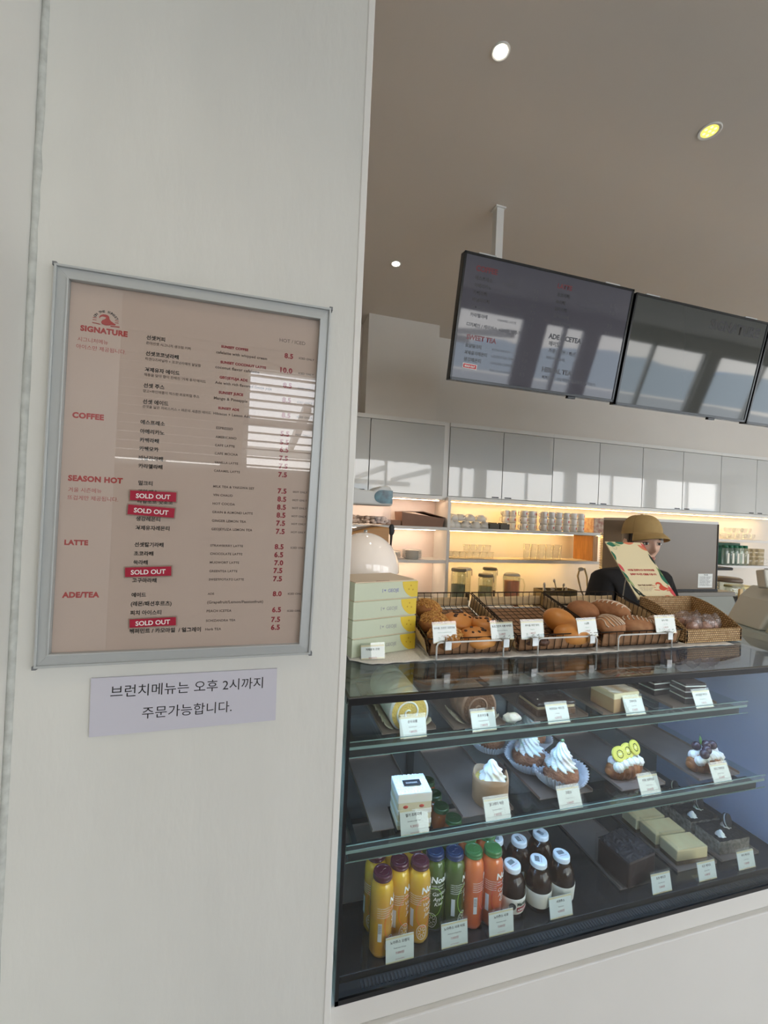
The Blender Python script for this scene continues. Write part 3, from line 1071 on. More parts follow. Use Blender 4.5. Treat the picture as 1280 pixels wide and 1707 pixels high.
tray(0.297, 0.436, 0.981, ZS1, 'top-shelf steel tray under the white cream roll')
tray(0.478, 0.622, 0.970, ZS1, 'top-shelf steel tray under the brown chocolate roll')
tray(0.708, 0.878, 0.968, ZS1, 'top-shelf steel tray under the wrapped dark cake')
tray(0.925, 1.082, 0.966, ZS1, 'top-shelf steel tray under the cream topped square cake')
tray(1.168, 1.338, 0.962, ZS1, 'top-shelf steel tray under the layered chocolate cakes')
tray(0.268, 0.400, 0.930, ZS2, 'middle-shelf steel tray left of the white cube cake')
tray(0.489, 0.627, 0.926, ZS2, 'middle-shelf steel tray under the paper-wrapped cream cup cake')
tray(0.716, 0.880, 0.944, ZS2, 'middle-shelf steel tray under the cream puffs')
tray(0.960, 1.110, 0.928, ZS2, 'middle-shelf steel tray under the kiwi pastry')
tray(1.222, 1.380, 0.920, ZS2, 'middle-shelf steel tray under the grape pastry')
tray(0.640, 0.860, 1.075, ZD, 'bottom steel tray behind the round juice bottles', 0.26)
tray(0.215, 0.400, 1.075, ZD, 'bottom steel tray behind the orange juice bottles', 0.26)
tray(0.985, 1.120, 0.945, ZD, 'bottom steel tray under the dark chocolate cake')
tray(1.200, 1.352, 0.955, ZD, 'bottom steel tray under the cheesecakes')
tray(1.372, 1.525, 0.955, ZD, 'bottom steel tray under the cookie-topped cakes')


# ------------------------------------------------------------------ price cards
M_cardw = mat('pale_card', S(232, 238, 232), rough=0.5)
M_cardglint = mat('card_highlight_band', S(226, 214, 170), rough=0.4)  # cream bands paint the holder's highlights onto the card


def price_card(x, y, z, lines, label, w=0.066, h=0.047, tilt=22, rot=0, clip=False, foot=True):
    """y,z: front foot; the card leans back"""
    t = thing('price_card', label, 'price card', (x, y, z), (0, 0, R(rot)), 'price cards in clear stands')
    M = Matrix.Rotation(R(-tilt), 4, 'X')
    z0 = 0.0005 if not clip else 0.045
    b = MB()
    b.box(-w / 2 - 0.0015, -0.0022, z0, w / 2 + 0.0015, -0.0012, z0 + h + 0.006, M)
    b.box(-w / 2 - 0.0015, 0.0006, z0, w / 2 + 0.0015, 0.0016, z0 + h + 0.006, M)
    if not clip:
        dy = (h + 0.006) * math.sin(R(tilt))
        b.box(-w / 2 - 0.0015, 0.002, 0.0003, w / 2 + 0.0015, dy + 0.012, 0.0013)
    st = b.build('acrylic_stand', M_acryl, t)
    c = MB().box(-w / 2, -0.0010, z0 + 0.001, w / 2, 0.0004, z0 + h, M).build('card', M_cardw, t)
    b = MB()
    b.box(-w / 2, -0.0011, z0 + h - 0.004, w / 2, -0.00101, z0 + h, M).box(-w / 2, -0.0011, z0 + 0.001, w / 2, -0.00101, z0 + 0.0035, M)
    b.build('highlight_band', M_cardglint, c)
    rows = []
    zz = z0 + h - 0.0135
    for i, (s, sz, br) in enumerate(lines):
        rows.append((s, sz, br, zz))
        zz -= 0.0105 if i == 0 else 0.0110
    for red in (False, True):
        rr = [dict(body=s, x=0, z=q, size=sz, bold=0.0 if i else 0.02, align='CENTER', M=M) for i, (s, sz, br, q) in enumerate(rows) if br == red]
        if rr:
            letters('lettering', rr, M_inkcrim if red else M_ink, c, M.to_3x3() @ Vector((0, -0.00125, 0)))
    if clip:
        b = MB()
        b.box(-0.010, -0.006, 0.028, 0.010, 0.006, 0.052)
        b.build('clip', M_steel, t, bevel=0.001)
        b = MB()
        for sx in (-1, 1):
            b.tube([(sx * 0.008, -0.004, 0.05), (sx * 0.008, -0.010, 0.056), (sx * 0.008, -0.008, 0.063), (sx * 0.008, -0.002, 0.058)], 0.0009, 5)
        b.build('clip_handle', M_steel, t)
    return t


def L(title, sub, price, foot='ON THE SUNSET'):
    return [(title, 0.0068, False), (sub, 0.0036, False), (price, 0.0066, True), (foot, 0.0028, True)]


price_card(0.366, 0.950, ZS1, L('순우유롤', 'Pure Milk Roll', '7,800원'), 'price card in front of the white cream roll', rot=0)
price_card(0.552, 0.947, ZS1, L('초코우유롤', 'Chocolate Milk Roll', '7,800원'), 'price card in front of the brown chocolate roll')
price_card(0.769, 0.947, ZS1, L('티라미수 케이크', 'Tiramisu', '6,500원'), 'price card in front of the wrapped dark cake')
price_card(1.020, 0.947, ZS1, L('크레이프', 'Crepe Cake', '7,500원'), 'price card in front of the cream topped square cake')
price_card(1.273, 0.947, ZS1, L('레드벨벳 케이크', 'Red Velvet Cake', '7,800원'), 'price card in front of the layered chocolate cakes')
price_card(0.360, 0.900, ZS2, L('딸기 프레지에', 'Strawberry Soft Cake', '9,300원'), 'price card in front of the white cube cake', h=0.050)
price_card(0.570, 0.898, ZS2, L('얼그레이 쉬폰', 'Earl Grey Chiffon', '7,800원'), 'price card in front of the paper-wrapped cream cup cake')
price_card(0.774, 0.897, ZS2, L('크림슈', 'Cream Choux', '7,000원'), 'price card in front of the cream puffs')
price_card(1.028, 0.897, ZS2, L('키위 크루아상', 'Kiwi Croissant', '8,500원'), 'price card in front of the kiwi pastry')
price_card(1.284, 0.897, ZS2, L('포도 크루아상', 'Grape Croissant', '8,500원'), 'price card in front of the grape pastry')
price_card(0.339, 0.907, ZD, L('노아주스 오렌지', 'Noahs Juice Orange', '7,000원'), 'price card in front of the orange juice bottles', h=0.052, tilt=8)
price_card(0.474, 0.909, ZD, L('노아주스 사과 비트', 'Noahs Juice Apple Beet', '7,000원'), 'price card in front of the green juice bottles', h=0.052, tilt=8)
price_card(0.597, 0.909, ZD, L('노아주스 사과', 'Noahs Juice Apple', '7,000원'), 'price card in front of the red-orange juice bottles', h=0.052, tilt=8)
price_card(0.771, 0.913, ZD, L('사과주스', 'Apple Juice', '4,800원'), 'price card in front of the round apple juice bottles', h=0.048, tilt=12)
price_card(1.094, 0.911, ZD, L('초코 케이크', 'Chocolate Cake', '7,500원'), 'price card in front of the dark chocolate cake', h=0.048, tilt=12)
price_card(1.263, 0.914, ZD, L('치즈 케이크', 'Cheese Cake', '6,800원'), 'price card in front of the cheesecakes', h=0.048, tilt=12)
price_card(1.422, 0.918, ZD, L('쿠키 케이크', 'Cookie Cake', '7,500원'), 'price card in front of the cookie-topped cakes', h=0.048, tilt=12)

# ------------------------------------------------------------------ juice bottles on the deck
M_capmar = mat('maroon_cap', S(72, 26, 32), rough=0.3, coat=0.3)
M_capblue = mat('navy_cap', S(24, 38, 66), rough=0.3, coat=0.3)
M_capgreen = mat('green_cap', S(56, 98, 46), rough=0.3, coat=0.3)
M_orange = mat('orange_juice', S(212, 164, 44), rough=0.08, coat=0.8, color2=S(196, 136, 38), vscale=14)
M_green = mat('green_juice', S(78, 92, 34), rough=0.08, coat=0.8, color2=S(60, 74, 26), vscale=14)
M_red = mat('carrot_juice', S(212, 112, 54), rough=0.08, coat=0.8, color2=S(192, 88, 44), vscale=14)
M_lwhite = mat('white_print', S(240, 238, 226), rough=0.5)
M_lbarcode = mat('barcode_patch', S(206, 210, 208), rough=0.5)
BPROF = [(0.0, 0.0), (0.020, 0.0), (0.0255, 0.003), (0.0270, 0.010), (0.0268, 0.085), (0.0272, 0.120), (0.0268, 0.140), (0.0250, 0.151), (0.0218, 0.158), (0.0196, 0.162), (0.0196, 0.168)]


def on_cyl(th, z, r):
    """point of a cylinder about +Z; th measured from -Y towards +X"""
    return Vector((r * math.sin(th), -r * math.cos(th), z))


def wrap_text(bm, body, th0, z0, size, r, bold=0.0, slant=0.0):
    cu = bpy.data.curves.new('wrap', 'FONT')
    cu.body = body
    cu.size = size
    cu.offset = bold * size
    cu.shear = slant
    cu.resolution_u = 2
    ob = bpy.data.objects.new('wrap', cu)
    COL.objects.link(ob)
    me = bpy.data.meshes.new_from_object(ob)
    bpy.data.objects.remove(ob)
    bpy.data.curves.remove(cu)
    for v in me.vertices:
        v.co = on_cyl(th0 + v.co.x / r, z0 + v.co.y, r)
    bm.from_mesh(me)
    bpy.data.meshes.remove(me)


def patch(b, th0, th1, z0, z1, r, n=8):
    b.grid(lambda u, v: on_cyl(th0 + (th1 - th0) * u, z0 + (z1 - z0) * v, r), n, 1)


def ring(b, thc, zc, ra, rb, w, r, n=28, filled=False):
    """an ellipse outline drawn on the bottle side"""
    pts = []
    for k in range(n):
        a = 2 * PI * k / n
        pts.append((ra * math.cos(a), rb * math.sin(a)))
    for k in range(n):
        p, q = pts[k], pts[(k + 1) % n]
        f = 1 - w / max(ra, rb)
        v = [on_cyl(thc + p[0] / r, zc + p[1], r), on_cyl(thc + q[0] / r, zc + q[1], r)]
        v += [on_cyl(thc + q[0] * f / r, zc + q[1] * f, r), on_cyl(thc + p[0] * f / r, zc + p[1] * f, r)]
        if filled:
            v = v[:2] + [on_cyl(thc, zc, r)]
        b.poly(v)


def juice_bottle(mj, mc, fruit, words, mfruit):
    t = thing('juice_bottle', 'bottle', 'bottle', (0, 0, 0))
    body = MB().lathe(BPROF, n=40).build('bottle', mj, t, smooth=True)
    c = MB().lathe([(0.0, 0.1772), (0.0175, 0.1772), (0.0190, 0.178), (0.0208, 0.1775), (0.0218, 0.1755), (0.0220, 0.1700), (0.0228, 0.1682), (0.0228, 0.1660), (0.0195, 0.1655)], n=40)
    cap = c.build('cap', mc, t)
    cb_ = MB()
    cb_.lathe([(0.0150, 0.1781), (0.0155, 0.1787), (0.0160, 0.1781)], n=32)
    cb_.tube([(-0.010, 0.002, 0.1783), (-0.004, -0.001, 0.1786), (0.002, 0.001, 0.1786), (0.009, -0.003, 0.1783)], 0.0006, 5)
    cb_.build('cap_embossing', mc, cap)
    r = 0.0276
    bm = bmesh.new()
    wrap_text(bm, "Noah's", -0.30, 0.118, 0.021, r, 0.03, 0.1)
    wrap_text(bm, '100% squeezed', -0.22, 0.109, 0.0055, r)
    wrap_text(bm, 'no added sugar', -0.22, 0.103, 0.0050, r)
    for i, w in enumerate(words):
        wrap_text(bm, w, -0.16 + 0.1 * i, 0.088 - 0.012 * i, 0.0125, r, 0.0, 0.2)
    for i in range(5):
        wrap_text(bm, 'cold pressed fruit', -1.35, 0.112 - 0.005 * i, 0.0042, r)
    me = bpy.data.meshes.new('lettering')
    bm.to_mesh(me)
    bm.free()
    me.materials.append(M_lwhite)
    lo = bpy.data.objects.new('lettering', me)
    COL.objects.link(lo)
    lo.parent = body
    b = MB()
    ring(b, 0.05, 0.074, 0.021, 0.034, 0.0022, 0.02745)
    b.build('swirl', mfruit, body)
    b = MB()
    ring(b, -0.15, 0.030, 0.013, 0.017, 0.0012, 0.02755)
    for k in range(8):
        a = 2 * PI * k / 8
        th = -0.15 + 0.0070 * math.cos(a) / r
        ring(b, th, 0.030 + 0.009 * math.sin(a), 0.0035, 0.0045, 0.0006, 0.02755, 8)
    b.build('fruit_drawing', M_lwhite if fruit == 'slice' else mfruit, body)
    b = MB()
    patch(b, -1.25, -0.92, 0.040, 0.080, 0.02755)
    pb = b.build('barcode_patch', M_lbarcode, body)
    b = MB()
    for k in range(11):
        patch(b, -1.22, -0.95, 0.058 + 0.0018 * k, 0.0588 + 0.0018 * k, 0.0277, 3)
    b.build('print_lines', M_inkgrey, pb)
    return t


M_swor = mat('deep_orange_print', S(226, 104, 26), rough=0.5)
M_swgr = mat('lime_print', S(132, 176, 52), rough=0.5)
M_swrd = mat('coral_print', S(206, 66, 60), rough=0.5)
bo = juice_bottle(M_orange, M_capmar, 'slice', ['Valencia', 'Orange', 'Juice'], M_swor)
bg = juice_bottle(M_green, M_capblue, 'slice', ['Garden', 'Apple', 'Kiwi'], M_swgr)
br = juice_bottle(M_red, M_capgreen, 'pear', ['Carrot', 'Apple', 'Ginger'], M_swrd)


def put(root, first, x, y, rz, label, group):
    y += 0.013
    if first:
        root.location = (x, y, ZD)
        root.rotation_euler = (0, 0, R(rz))
        root['label'] = label
        root['group'] = group
        return root
    return dup(root, (x, y, ZD), R(rz), label, group)


ordn = ['left', 'middle', 'right']
rown = ['front', 'second']
G = 'juice bottles on the bottom deck'
ps = [[(0.303, 0.934, 42), (0.351, 0.956, 26), (0.399, 0.945, 8)], [(0.303, 0.992, -20), (0.352, 1.006, 50), (0.402, 0.998, 20)]]
for j in range(2):
    for i in range(3):
        x, y, rz = ps[j][i]
        put(bo, i == 0 and j == 0, x, y, rz, '%s maroon-capped orange juice bottle in the %s row' % (ordn[i], rown[j]), G)
ps = [[(0.446, 0.964, -22), (0.493, 0.953, 38)], [(0.449, 1.014, 0), (0.503, 1.000, 20)]]
for j in range(2):
    for i in range(2):
        x, y, rz = ps[j][i]
        put(bg, i == 0 and j == 0, x, y, rz, '%s navy-capped green juice bottle in the %s row' % (['left', 'right'][i], rown[j]), G)
ps = [[(0.542, 0.947, 52), (0.592, 0.941, 10)], [(0.553, 0.999, 0), (0.604, 0.993, 25)]]
for j in range(2):
    for i in range(2):
        x, y, rz = ps[j][i]
        put(br, i == 0 and j == 0, x, y, rz, '%s green-capped carrot juice bottle in the %s row' % (['left', 'right'][i], rown[j]), G)
for k, (x, y) in enumerate([(0.540, 1.060), (0.526, 1.112), (0.528, 1.168), (0.532, 1.232)]):
    put(br, False, x, y, 20 * k, '%s green-capped carrot juice bottle from the front, seen through the middle shelf' % ['third', 'fourth', 'fifth', 'rearmost'][k], G)

# round apple juice bottles
M_amber = glass('amber_apple_juice', (0.52, 0.36, 0.13), 0.05)
M_capwhite = mat('white_lid', S(226, 230, 228), rough=0.35)
M_label = mat('cream_label', S(226, 222, 208), rough=0.5)
AP = [(0.0, 0.0), (0.022, 0.0), (0.0285, 0.004), (0.031, 0.012), (0.0325, 0.030), (0.0345, 0.046), (0.0350, 0.062), (0.0335, 0.078), (0.028, 0.092), (0.020, 0.102), (0.0165, 0.106), (0.0165, 0.112)]
t = thing('apple_juice_bottle', 'x', 'bottle')
body = MB().lathe(AP, n=40).build('bottle', M_amber, t, smooth=True)
MB().lathe([(0.0, 0.003)] + [(r * 0.93, max(0.003, z)) for r, z in AP[1:-2]] + [(0.0, 0.098)], n=32).build('juice', glass('apple_juice_liquid', (0.60, 0.40, 0.14), 0.01, haze=0.20, hcol=S(160, 112, 40)), body, smooth=True)
cap = MB().lathe([(0.0, 0.1195), (0.0185, 0.1195), (0.0205, 0.1185), (0.0212, 0.116), (0.0212, 0.1075), (0.0195, 0.1065)], n=36).build('lid', M_capwhite, t)
b = MB()
for k in range(7):
    b.box(-0.009 + 0.0026 * k, -0.002, 0.1196, -0.0076 + 0.0026 * k, 0.010, 0.1199)
b.build('lid_barcode', M_ink, cap)
letters('lid_lettering', [dict(body='APPLE JUICE', x=0, z=0, size=0.0042, align='CENTER', M=Matrix.Translation((0, -0.008, 0.1199)) @ Matrix.Rotation(R(-90), 4, 'X'))], M_inkcrim, cap)
lab = MB().lathe([(0.0322, 0.018), (0.0328, 0.019), (0.0354, 0.048), (0.0356, 0.056), (0.0352, 0.057)], n=40).build('label_band', M_label, body, smooth=True)
b = MB()
ring(b, -0.78, 0.040, 0.0085, 0.0085, 0.004, 0.0362, 20, True)
b.build('label_seal', M_ink, lab)
bm = bmesh.new()
wrap_text(bm, "Martinelli's", -0.46, 0.042, 0.0105, 0.0362, 0.04)
wrap_text(bm, 'GOLD MEDAL', 0.62, 0.040, 0.0055, 0.0362, 0.02)
me = bpy.data.meshes.new('lettering')
bm.to_mesh(me)
bm.free()
me.materials.append(mat('forest_ink', S(34, 58, 42), rough=0.6))
o_ = bpy.data.objects.new('lettering', me)
COL.objects.link(o_)
o_.parent = lab
b = MB()
patch(b, -0.46, 0.46, 0.026, 0.037, 0.0354)
fld = b.build('label_field', mat('wine_label_field', S(150, 36, 48), rough=0.5), lab)
bm = bmesh.new()
wrap_text(bm, 'APPLE JUICE', -0.42, 0.0288, 0.0078, 0.0358, 0.03)
me = bpy.data.meshes.new('white_lettering')
bm.to_mesh(me)
bm.free()
me.materials.append(M_lwhite)
o_ = bpy.data.objects.new('white_lettering', me)
COL.objects.link(o_)
o_.parent = lab
G = 'round apple juice bottles on the bottom deck'
for k, (x, y, rz, lb) in enumerate([(0.655, 0.949, 18, 'white-lidded round apple juice bottle at the left of the front row'), (0.731, 0.946, 60, 'white-lidded round apple juice bottle behind its price card'),
                                    (0.803, 0.948, 2, 'white-lidded round apple juice bottle at the right of the front row'), (0.722, 1.020, 90, 'white-lidded round apple juice bottle left in the second row'),
                                    (0.797, 1.028, 120, 'white-lidded round apple juice bottle right in the second row'), (0.660, 1.040, 150, 'round apple juice bottle half hidden behind the carrot juice bottles')]):
    put(t, k == 0, x, y, rz, lb, G)

# ------------------------------------------------------------------ cakes and pastries
M_cream = mat('whipped_cream', S(246, 244, 234), rough=0.55, sss=0.2)
M_creamblue = mat('white_cream_coating', S(240, 242, 236), rough=0.5, sss=0.15, bump=0.15, bscale=40)
M_sponge = mat('yellow_sponge', S(226, 196, 104), rough=0.9, var=0.15, vscale=90, bump=0.4, bscale=220)
M_choc = mat('cocoa_cream', S(150, 120, 98), rough=0.6, var=0.12, vscale=40, bump=0.2, bscale=60)
M_chocsp = mat('cocoa_sponge', S(112, 78, 52), rough=0.9, var=0.25, vscale=120, bump=0.5, bscale=220)
M_dkchoc = mat('dark_chocolate', S(48, 28, 24), rough=0.5, var=0.2, vscale=60)
M_choux = mat('craquelin_choux', S(168, 112, 76), rough=0.75, color2=S(132, 82, 54), vscale=70, bump=0.6, bscale=120)
M_paperwrap = mat('brown_baking_paper', S(178, 142, 106), rough=0.6, var=0.08, vscale=16, bump=0.15, bscale=40)
M_film = glass('cake_film', (0.98, 0.98, 0.98), 0.03, rough=0.05)
M_papercup = mat('white_paper_case', S(226, 232, 240), rough=0.5, trans=0.15)


def swirl(b, r, h, c=(0, 0, 0), lobes=9, twist=2.2, steps=18, lean=(0, 0)):
    """piped star-nozzle cream peak"""
    prof = []
    for i in range(steps + 1):
        f = i / steps
        prof.append((max(0.0, r * (1 - f) ** 0.72 * (1 + 0.10 * math.sin(f * 16)) if i < steps else 0.0), h * f))
    prof = [(0.0, 0.0)] + prof
    rings = []

    def fn(th, i, rr, z):
        f = z / h
        k = 1 + 0.16 * math.cos(lobes * (th + twist * f))
        return rr * k, z
    n0 = len(b.bm.verts)
    b.lathe(prof, c=c, n=lobes * 6, fn=fn)
    b.bm.verts.ensure_lookup_table()
    for v in list(b.bm.verts)[n0:]:
        f = (v.co.z - c[2]) / h
        v.co.x += lean[0] * f * f
        v.co.y += lean[1] * f * f
    return b


def roll_cake(label, x, y, z, r, length, m_out, m_in, m_fill, loaf_cuts=4, rz=0):
    """a rolled cake lying along +Y from its cut face at y=0, flat at the bottom"""
    t = thing('roll_cake', label, 'cake', (x, y, z), R(rz))
    n = 36

    def arch(a, rr, yy):
        px, pz = rr * math.cos(a), rr * math.sin(a)
        return Vector((px, yy, max(0.001, r * 0.80 + pz * 1.0)))
    b = MB()
    ny = loaf_cuts * 6
    rows = []
    for j in range(ny + 1):
        yy = length * j / ny
        dip = 0.93 if (j % 6 == 0 and 0 < j < ny) else 1.0
        rows.append([b._v(arch(2 * PI * k / n, r * dip * (1 + 0.012 * mnoise.noise(Vector((k * 0.4, j * 0.5, 2)))), yy)) for k in range(n)])
    for j in range(ny):
        for k in range(n):
            b.face([rows[j][k], rows[j][(k + 1) % n], rows[j + 1][(k + 1) % n], rows[j + 1][k]])
    b.face(rows[0][::-1])
    b.face(rows[-1])
    b.build('cream_coat', m_out, t, smooth=True)
    b = MB()
    ri = [b._v(arch(2 * PI * k / n, r * 0.90, -0.0008)) for k in range(n)]
    b.face(ri)
    b.build('sponge', m_in, t)
    b = MB()
    pts = []
    for k in range(60):
        f = k / 59
        a = 2 * PI * 1.6 * f + 1.2
        rr = r * (0.08 + 0.66 * f)
        pts.append(arch(a, rr, -0.0014))
    b.tube(pts, r * 0.05, 5)
    b.build('cream_filling', m_fill, t, smooth=True)
    b = MB()   # crumpled paper under it
    for sx in (-1, 1):
        b.grid(lambda u, v: Vector((sx * r * (0.80 + 0.42 * v), length * u + 0.003, 0.002 + 0.012 * v * v + 0.007 * v * math.sin(u * 40) * 0.6)), 40, 4)
    b.build('paper_liner', mat('pale_cake_paper', S(190, 184, 160), rough=0.6), t, solid=0.0006)
    return t


roll_cake('white cream roll cake with yellow sponge on the top shelf', 0.368, 0.992, ZS1 + 0.002, 0.050, 0.20, M_creamblue, M_sponge, M_cream)
roll_cake('brown chocolate roll cake slice on the top shelf', 0.555, 0.985, ZS1 + 0.002, 0.049, 0.075, M_choc, M_chocsp, M_choc, 2)

# a dab of cream left on the glass beside the chocolate roll
b = MB()
b.ell((0, 0, 0.006), (0.024, 0.014, 0.012), fn=lambda d, p: p * (1 + 0.35 * mnoise.noise(p * 120)))
tag(b.build('cream_smear', M_cream, None, smooth=True, loc=(0.655, 0.99, ZS1)), 'small dab of white cream on the top shelf beside the chocolate roll', 'cream')

# wrapped dark cake
t = thing('wrapped_cake', 'film-wrapped dark cake with a small black label on the top shelf', 'cake', (0.79, 1.03, ZS1 + 0.0015))
b = MB()
b.box(-0.062, -0.045, 0, 0.062, 0.045, 0.018)
b.build('cake_base', M_chocsp, t, bevel=0.003)
b = MB()
b.box(-0.060, -0.043, 0.018, 0.060, 0.043, 0.026)
b.build('cream_layer', mat('tan_cream', S(206, 182, 140), rough=0.6), t, bevel=0.003)
b = MB()
b.box(-0.062, -0.045, 0.026, 0.062, 0.045, 0.037)
b.build('cake_top', M_dkchoc, t, bevel=0.004)
b = MB()
b.grid(lambda u, v: Vector((-0.068 + 0.136 * u, -0.052 + 0.104 * v, 0.039 + 0.006 * mnoise.noise(Vector((u * 9, v * 7, 0))) - 0.036 * (max(0, abs(u - 0.5) * 2 - 0.88) * 8 + max(0, abs(v - 0.5) * 2 - 0.86) * 7))), 40, 30)
b.build('film', M_film, t, smooth=True)
MB().box(-0.002, -0.02, 0.046, 0.032, 0.008, 0.0468, Matrix.Rotation(R(-6), 4, 'X')).build('label_tag', M_ink, t)

# square crepe cake with cream top
t = thing('crepe_cake', 'square wrapped cake with swirled white cream top on the top shelf', 'cake', (1.005, 1.010, ZS1 + 0.0015), R(4))
t.scale = (0.86, 0.92, 1.06)
MB().box(-0.055, -0.045, 0, 0.055, 0.045, 0.048).build('cake_block', mat('caramel_cake', S(196, 150, 108), rough=0.7, color2=S(206, 176, 124), vscale=9), t, bevel=0.003)
b = MB()
b.box(-0.0552, -0.0452, 0.034, 0.0552, 0.0452, 0.050)
b.build('cream_layer', mat('custard_cream', S(232, 220, 176), rough=0.6), t, bevel=0.003)
b = MB()
b.grid(lambda u, v: Vector((-0.053 + 0.106 * u, -0.043 + 0.086 * v, 0.0515 + 0.003 * mnoise.noise(Vector((u * 5 + v * 7, v * 2, 0))))), 24, 20)
b.build('cream_top', mat('marbled_cream', S(244, 242, 232), rough=0.5, color2=S(196, 160, 118), vscale=26, stretch=(1, 0.3, 1)), t, smooth=True)
MB().box(-0.057, -0.047, 0, 0.057, 0.047, 0.057).build('film', M_film, t)


def layered_cake(x, y, rz, label, first=None):
    if first:
        return dup(first, (x, y, ZS1 + 0.0015), R(rz), label)
    t = thing('layer_cake', label, 'cake', (x, y, ZS1 + 0.0015), R(rz), 'layered chocolate cake pieces')
    z = 0
    for i, (h, m, nm) in enumerate([(0.016, M_dkchoc, 'sponge_layer'), (0.004, M_cream, 'cream_layer'), (0.014, M_dkchoc, 'sponge_layer'), (0.004, M_cream, 'cream_layer'), (0.013, M_dkchoc, 'sponge_layer'), (0.003, M_cream, 'cream_layer'), (0.006, M_dkchoc, 'glaze')]):
        e = 0.0006 if nm == 'cream_layer' else 0
        MB().box(-0.036 - e, -0.028 - e, z, 0.036 + e, 0.028 + e, z + h).build(nm, m, t, bevel=0.0012)
        z += h
    b = MB()
    for sx in (-1, 1):
        b.box(sx * 0.0375 - 0.0004, -0.029, 0, sx * 0.0375 + 0.0004, 0.029, z + 0.001)
    b.build('film', M_film, t)
    return t


lc = layered_cake(1.270, 1.000, -6, 'nearest layered chocolate cake piece on the top shelf')
layered_cake(1.225, 1.072, 2, 'second layered chocolate cake piece from the front on the top shelf', lc)
layered_cake(1.290, 1.075, -10, 'right-hand layered chocolate cake piece behind the nearest one', lc)
layered_cake(1.250, 1.150, 4, 'rearmost layered chocolate cake piece on the top shelf', lc)

# white cube cake
t = thing('cube_cake', 'tall white cube cake with strawberries and a black label on the middle shelf', 'cake', (0.366, 0.953, ZS2 + 0.001), R(-4))
MB().box(-0.040, -0.036, 0, 0.040, 0.036, 0.080).build('cake_block', mat('ivory_cake', S(232, 222, 190), rough=0.7, var=0.06, vscale=50), t, bevel=0.003)
b = MB()
for z0, z1 in ((0.010, 0.022), (0.034, 0.046), (0.060, 0.0805)):
    b.box(-0.0406, -0.0366, z0, 0.0406, 0.0366, z1)
b.build('cream_layer', M_cream, t, bevel=0.002)
b = MB()
for x in (-0.022, 0.016):
    for z in (0.028, 0.052):
        b.ell((x, -0.0362, z), (0.006, 0.002, 0.0035), 12, 8)
b.build('strawberry_slice', mat('strawberry', S(196, 70, 56), rough=0.4), t, smooth=True)
b = MB()
b.grid(lambda u, v: Vector((-0.040 + 0.080 * u, -0.036 + 0.072 * v, 0.081 + 0.003 * mnoise.noise(Vector((u * 22, v * 22, 3))))), 40, 36)
b.build('cream_top', M_cream, t, smooth=True)
l_ = MB().box(-0.020, -0.010, 0.0838, 0.022, 0.010, 0.0844).build('label_tag', M_ink, t)
letters('lettering', [dict(body='sunset', x=-0.014, z=0, width=0.028, size=1, M=Matrix.Translation((0, -0.004, 0.0846)) @ Matrix.Rotation(R(-90), 4, 'X'))], M_paper, l_)
MB().box(-0.044, -0.040, -0.0005, 0.044, 0.045, 0.001).build('cake_board', M_black, t)

# cream cup cake wrapped in paper
t = thing('cup_cake', 'round cake wrapped in brown paper topped with a peak of cream on the middle shelf', 'cake', (0.588, 0.972, ZS2 + 0.0015))
t.scale = (1.1, 1.1, 1.04)
b = MB()
b.lathe([(0.0, 0.0), (0.038, 0.0), (0.0405, 0.004), (0.041, 0.055), (0.0395, 0.066), (0.037, 0.064), (0.036, 0.050), (0.0, 0.050)], n=48, fn=lambda th, i, r, z: (r * (1 + 0.015 * math.sin(5 * th) * (z > 0.03)), z + (0.004 * math.sin(3 * th + 1) if z > 0.06 else 0)))
b.build('paper_wrap', M_paperwrap, t, smooth=True)
MB().lathe([(0.0, 0.058), (0.02, 0.058), (0.035, 0.052)], n=32).build('sponge', M_sponge, t, smooth=True)
swirl(MB(), 0.029, 0.050, (0.004, -0.004, 0.052), 8, 2.0, lean=(-0.004, 0)).build('cream_peak', M_cream, t, smooth=True)
b = MB()
b.box(-0.003, -0.012, 0, 0.003, 0.012, 0.022, Matrix.Translation((0.026, 0.010, 0.055)) @ Matrix.Rotation(R(30), 4, 'Y'))
b.build('chocolate_stick', M_dkchoc, t)


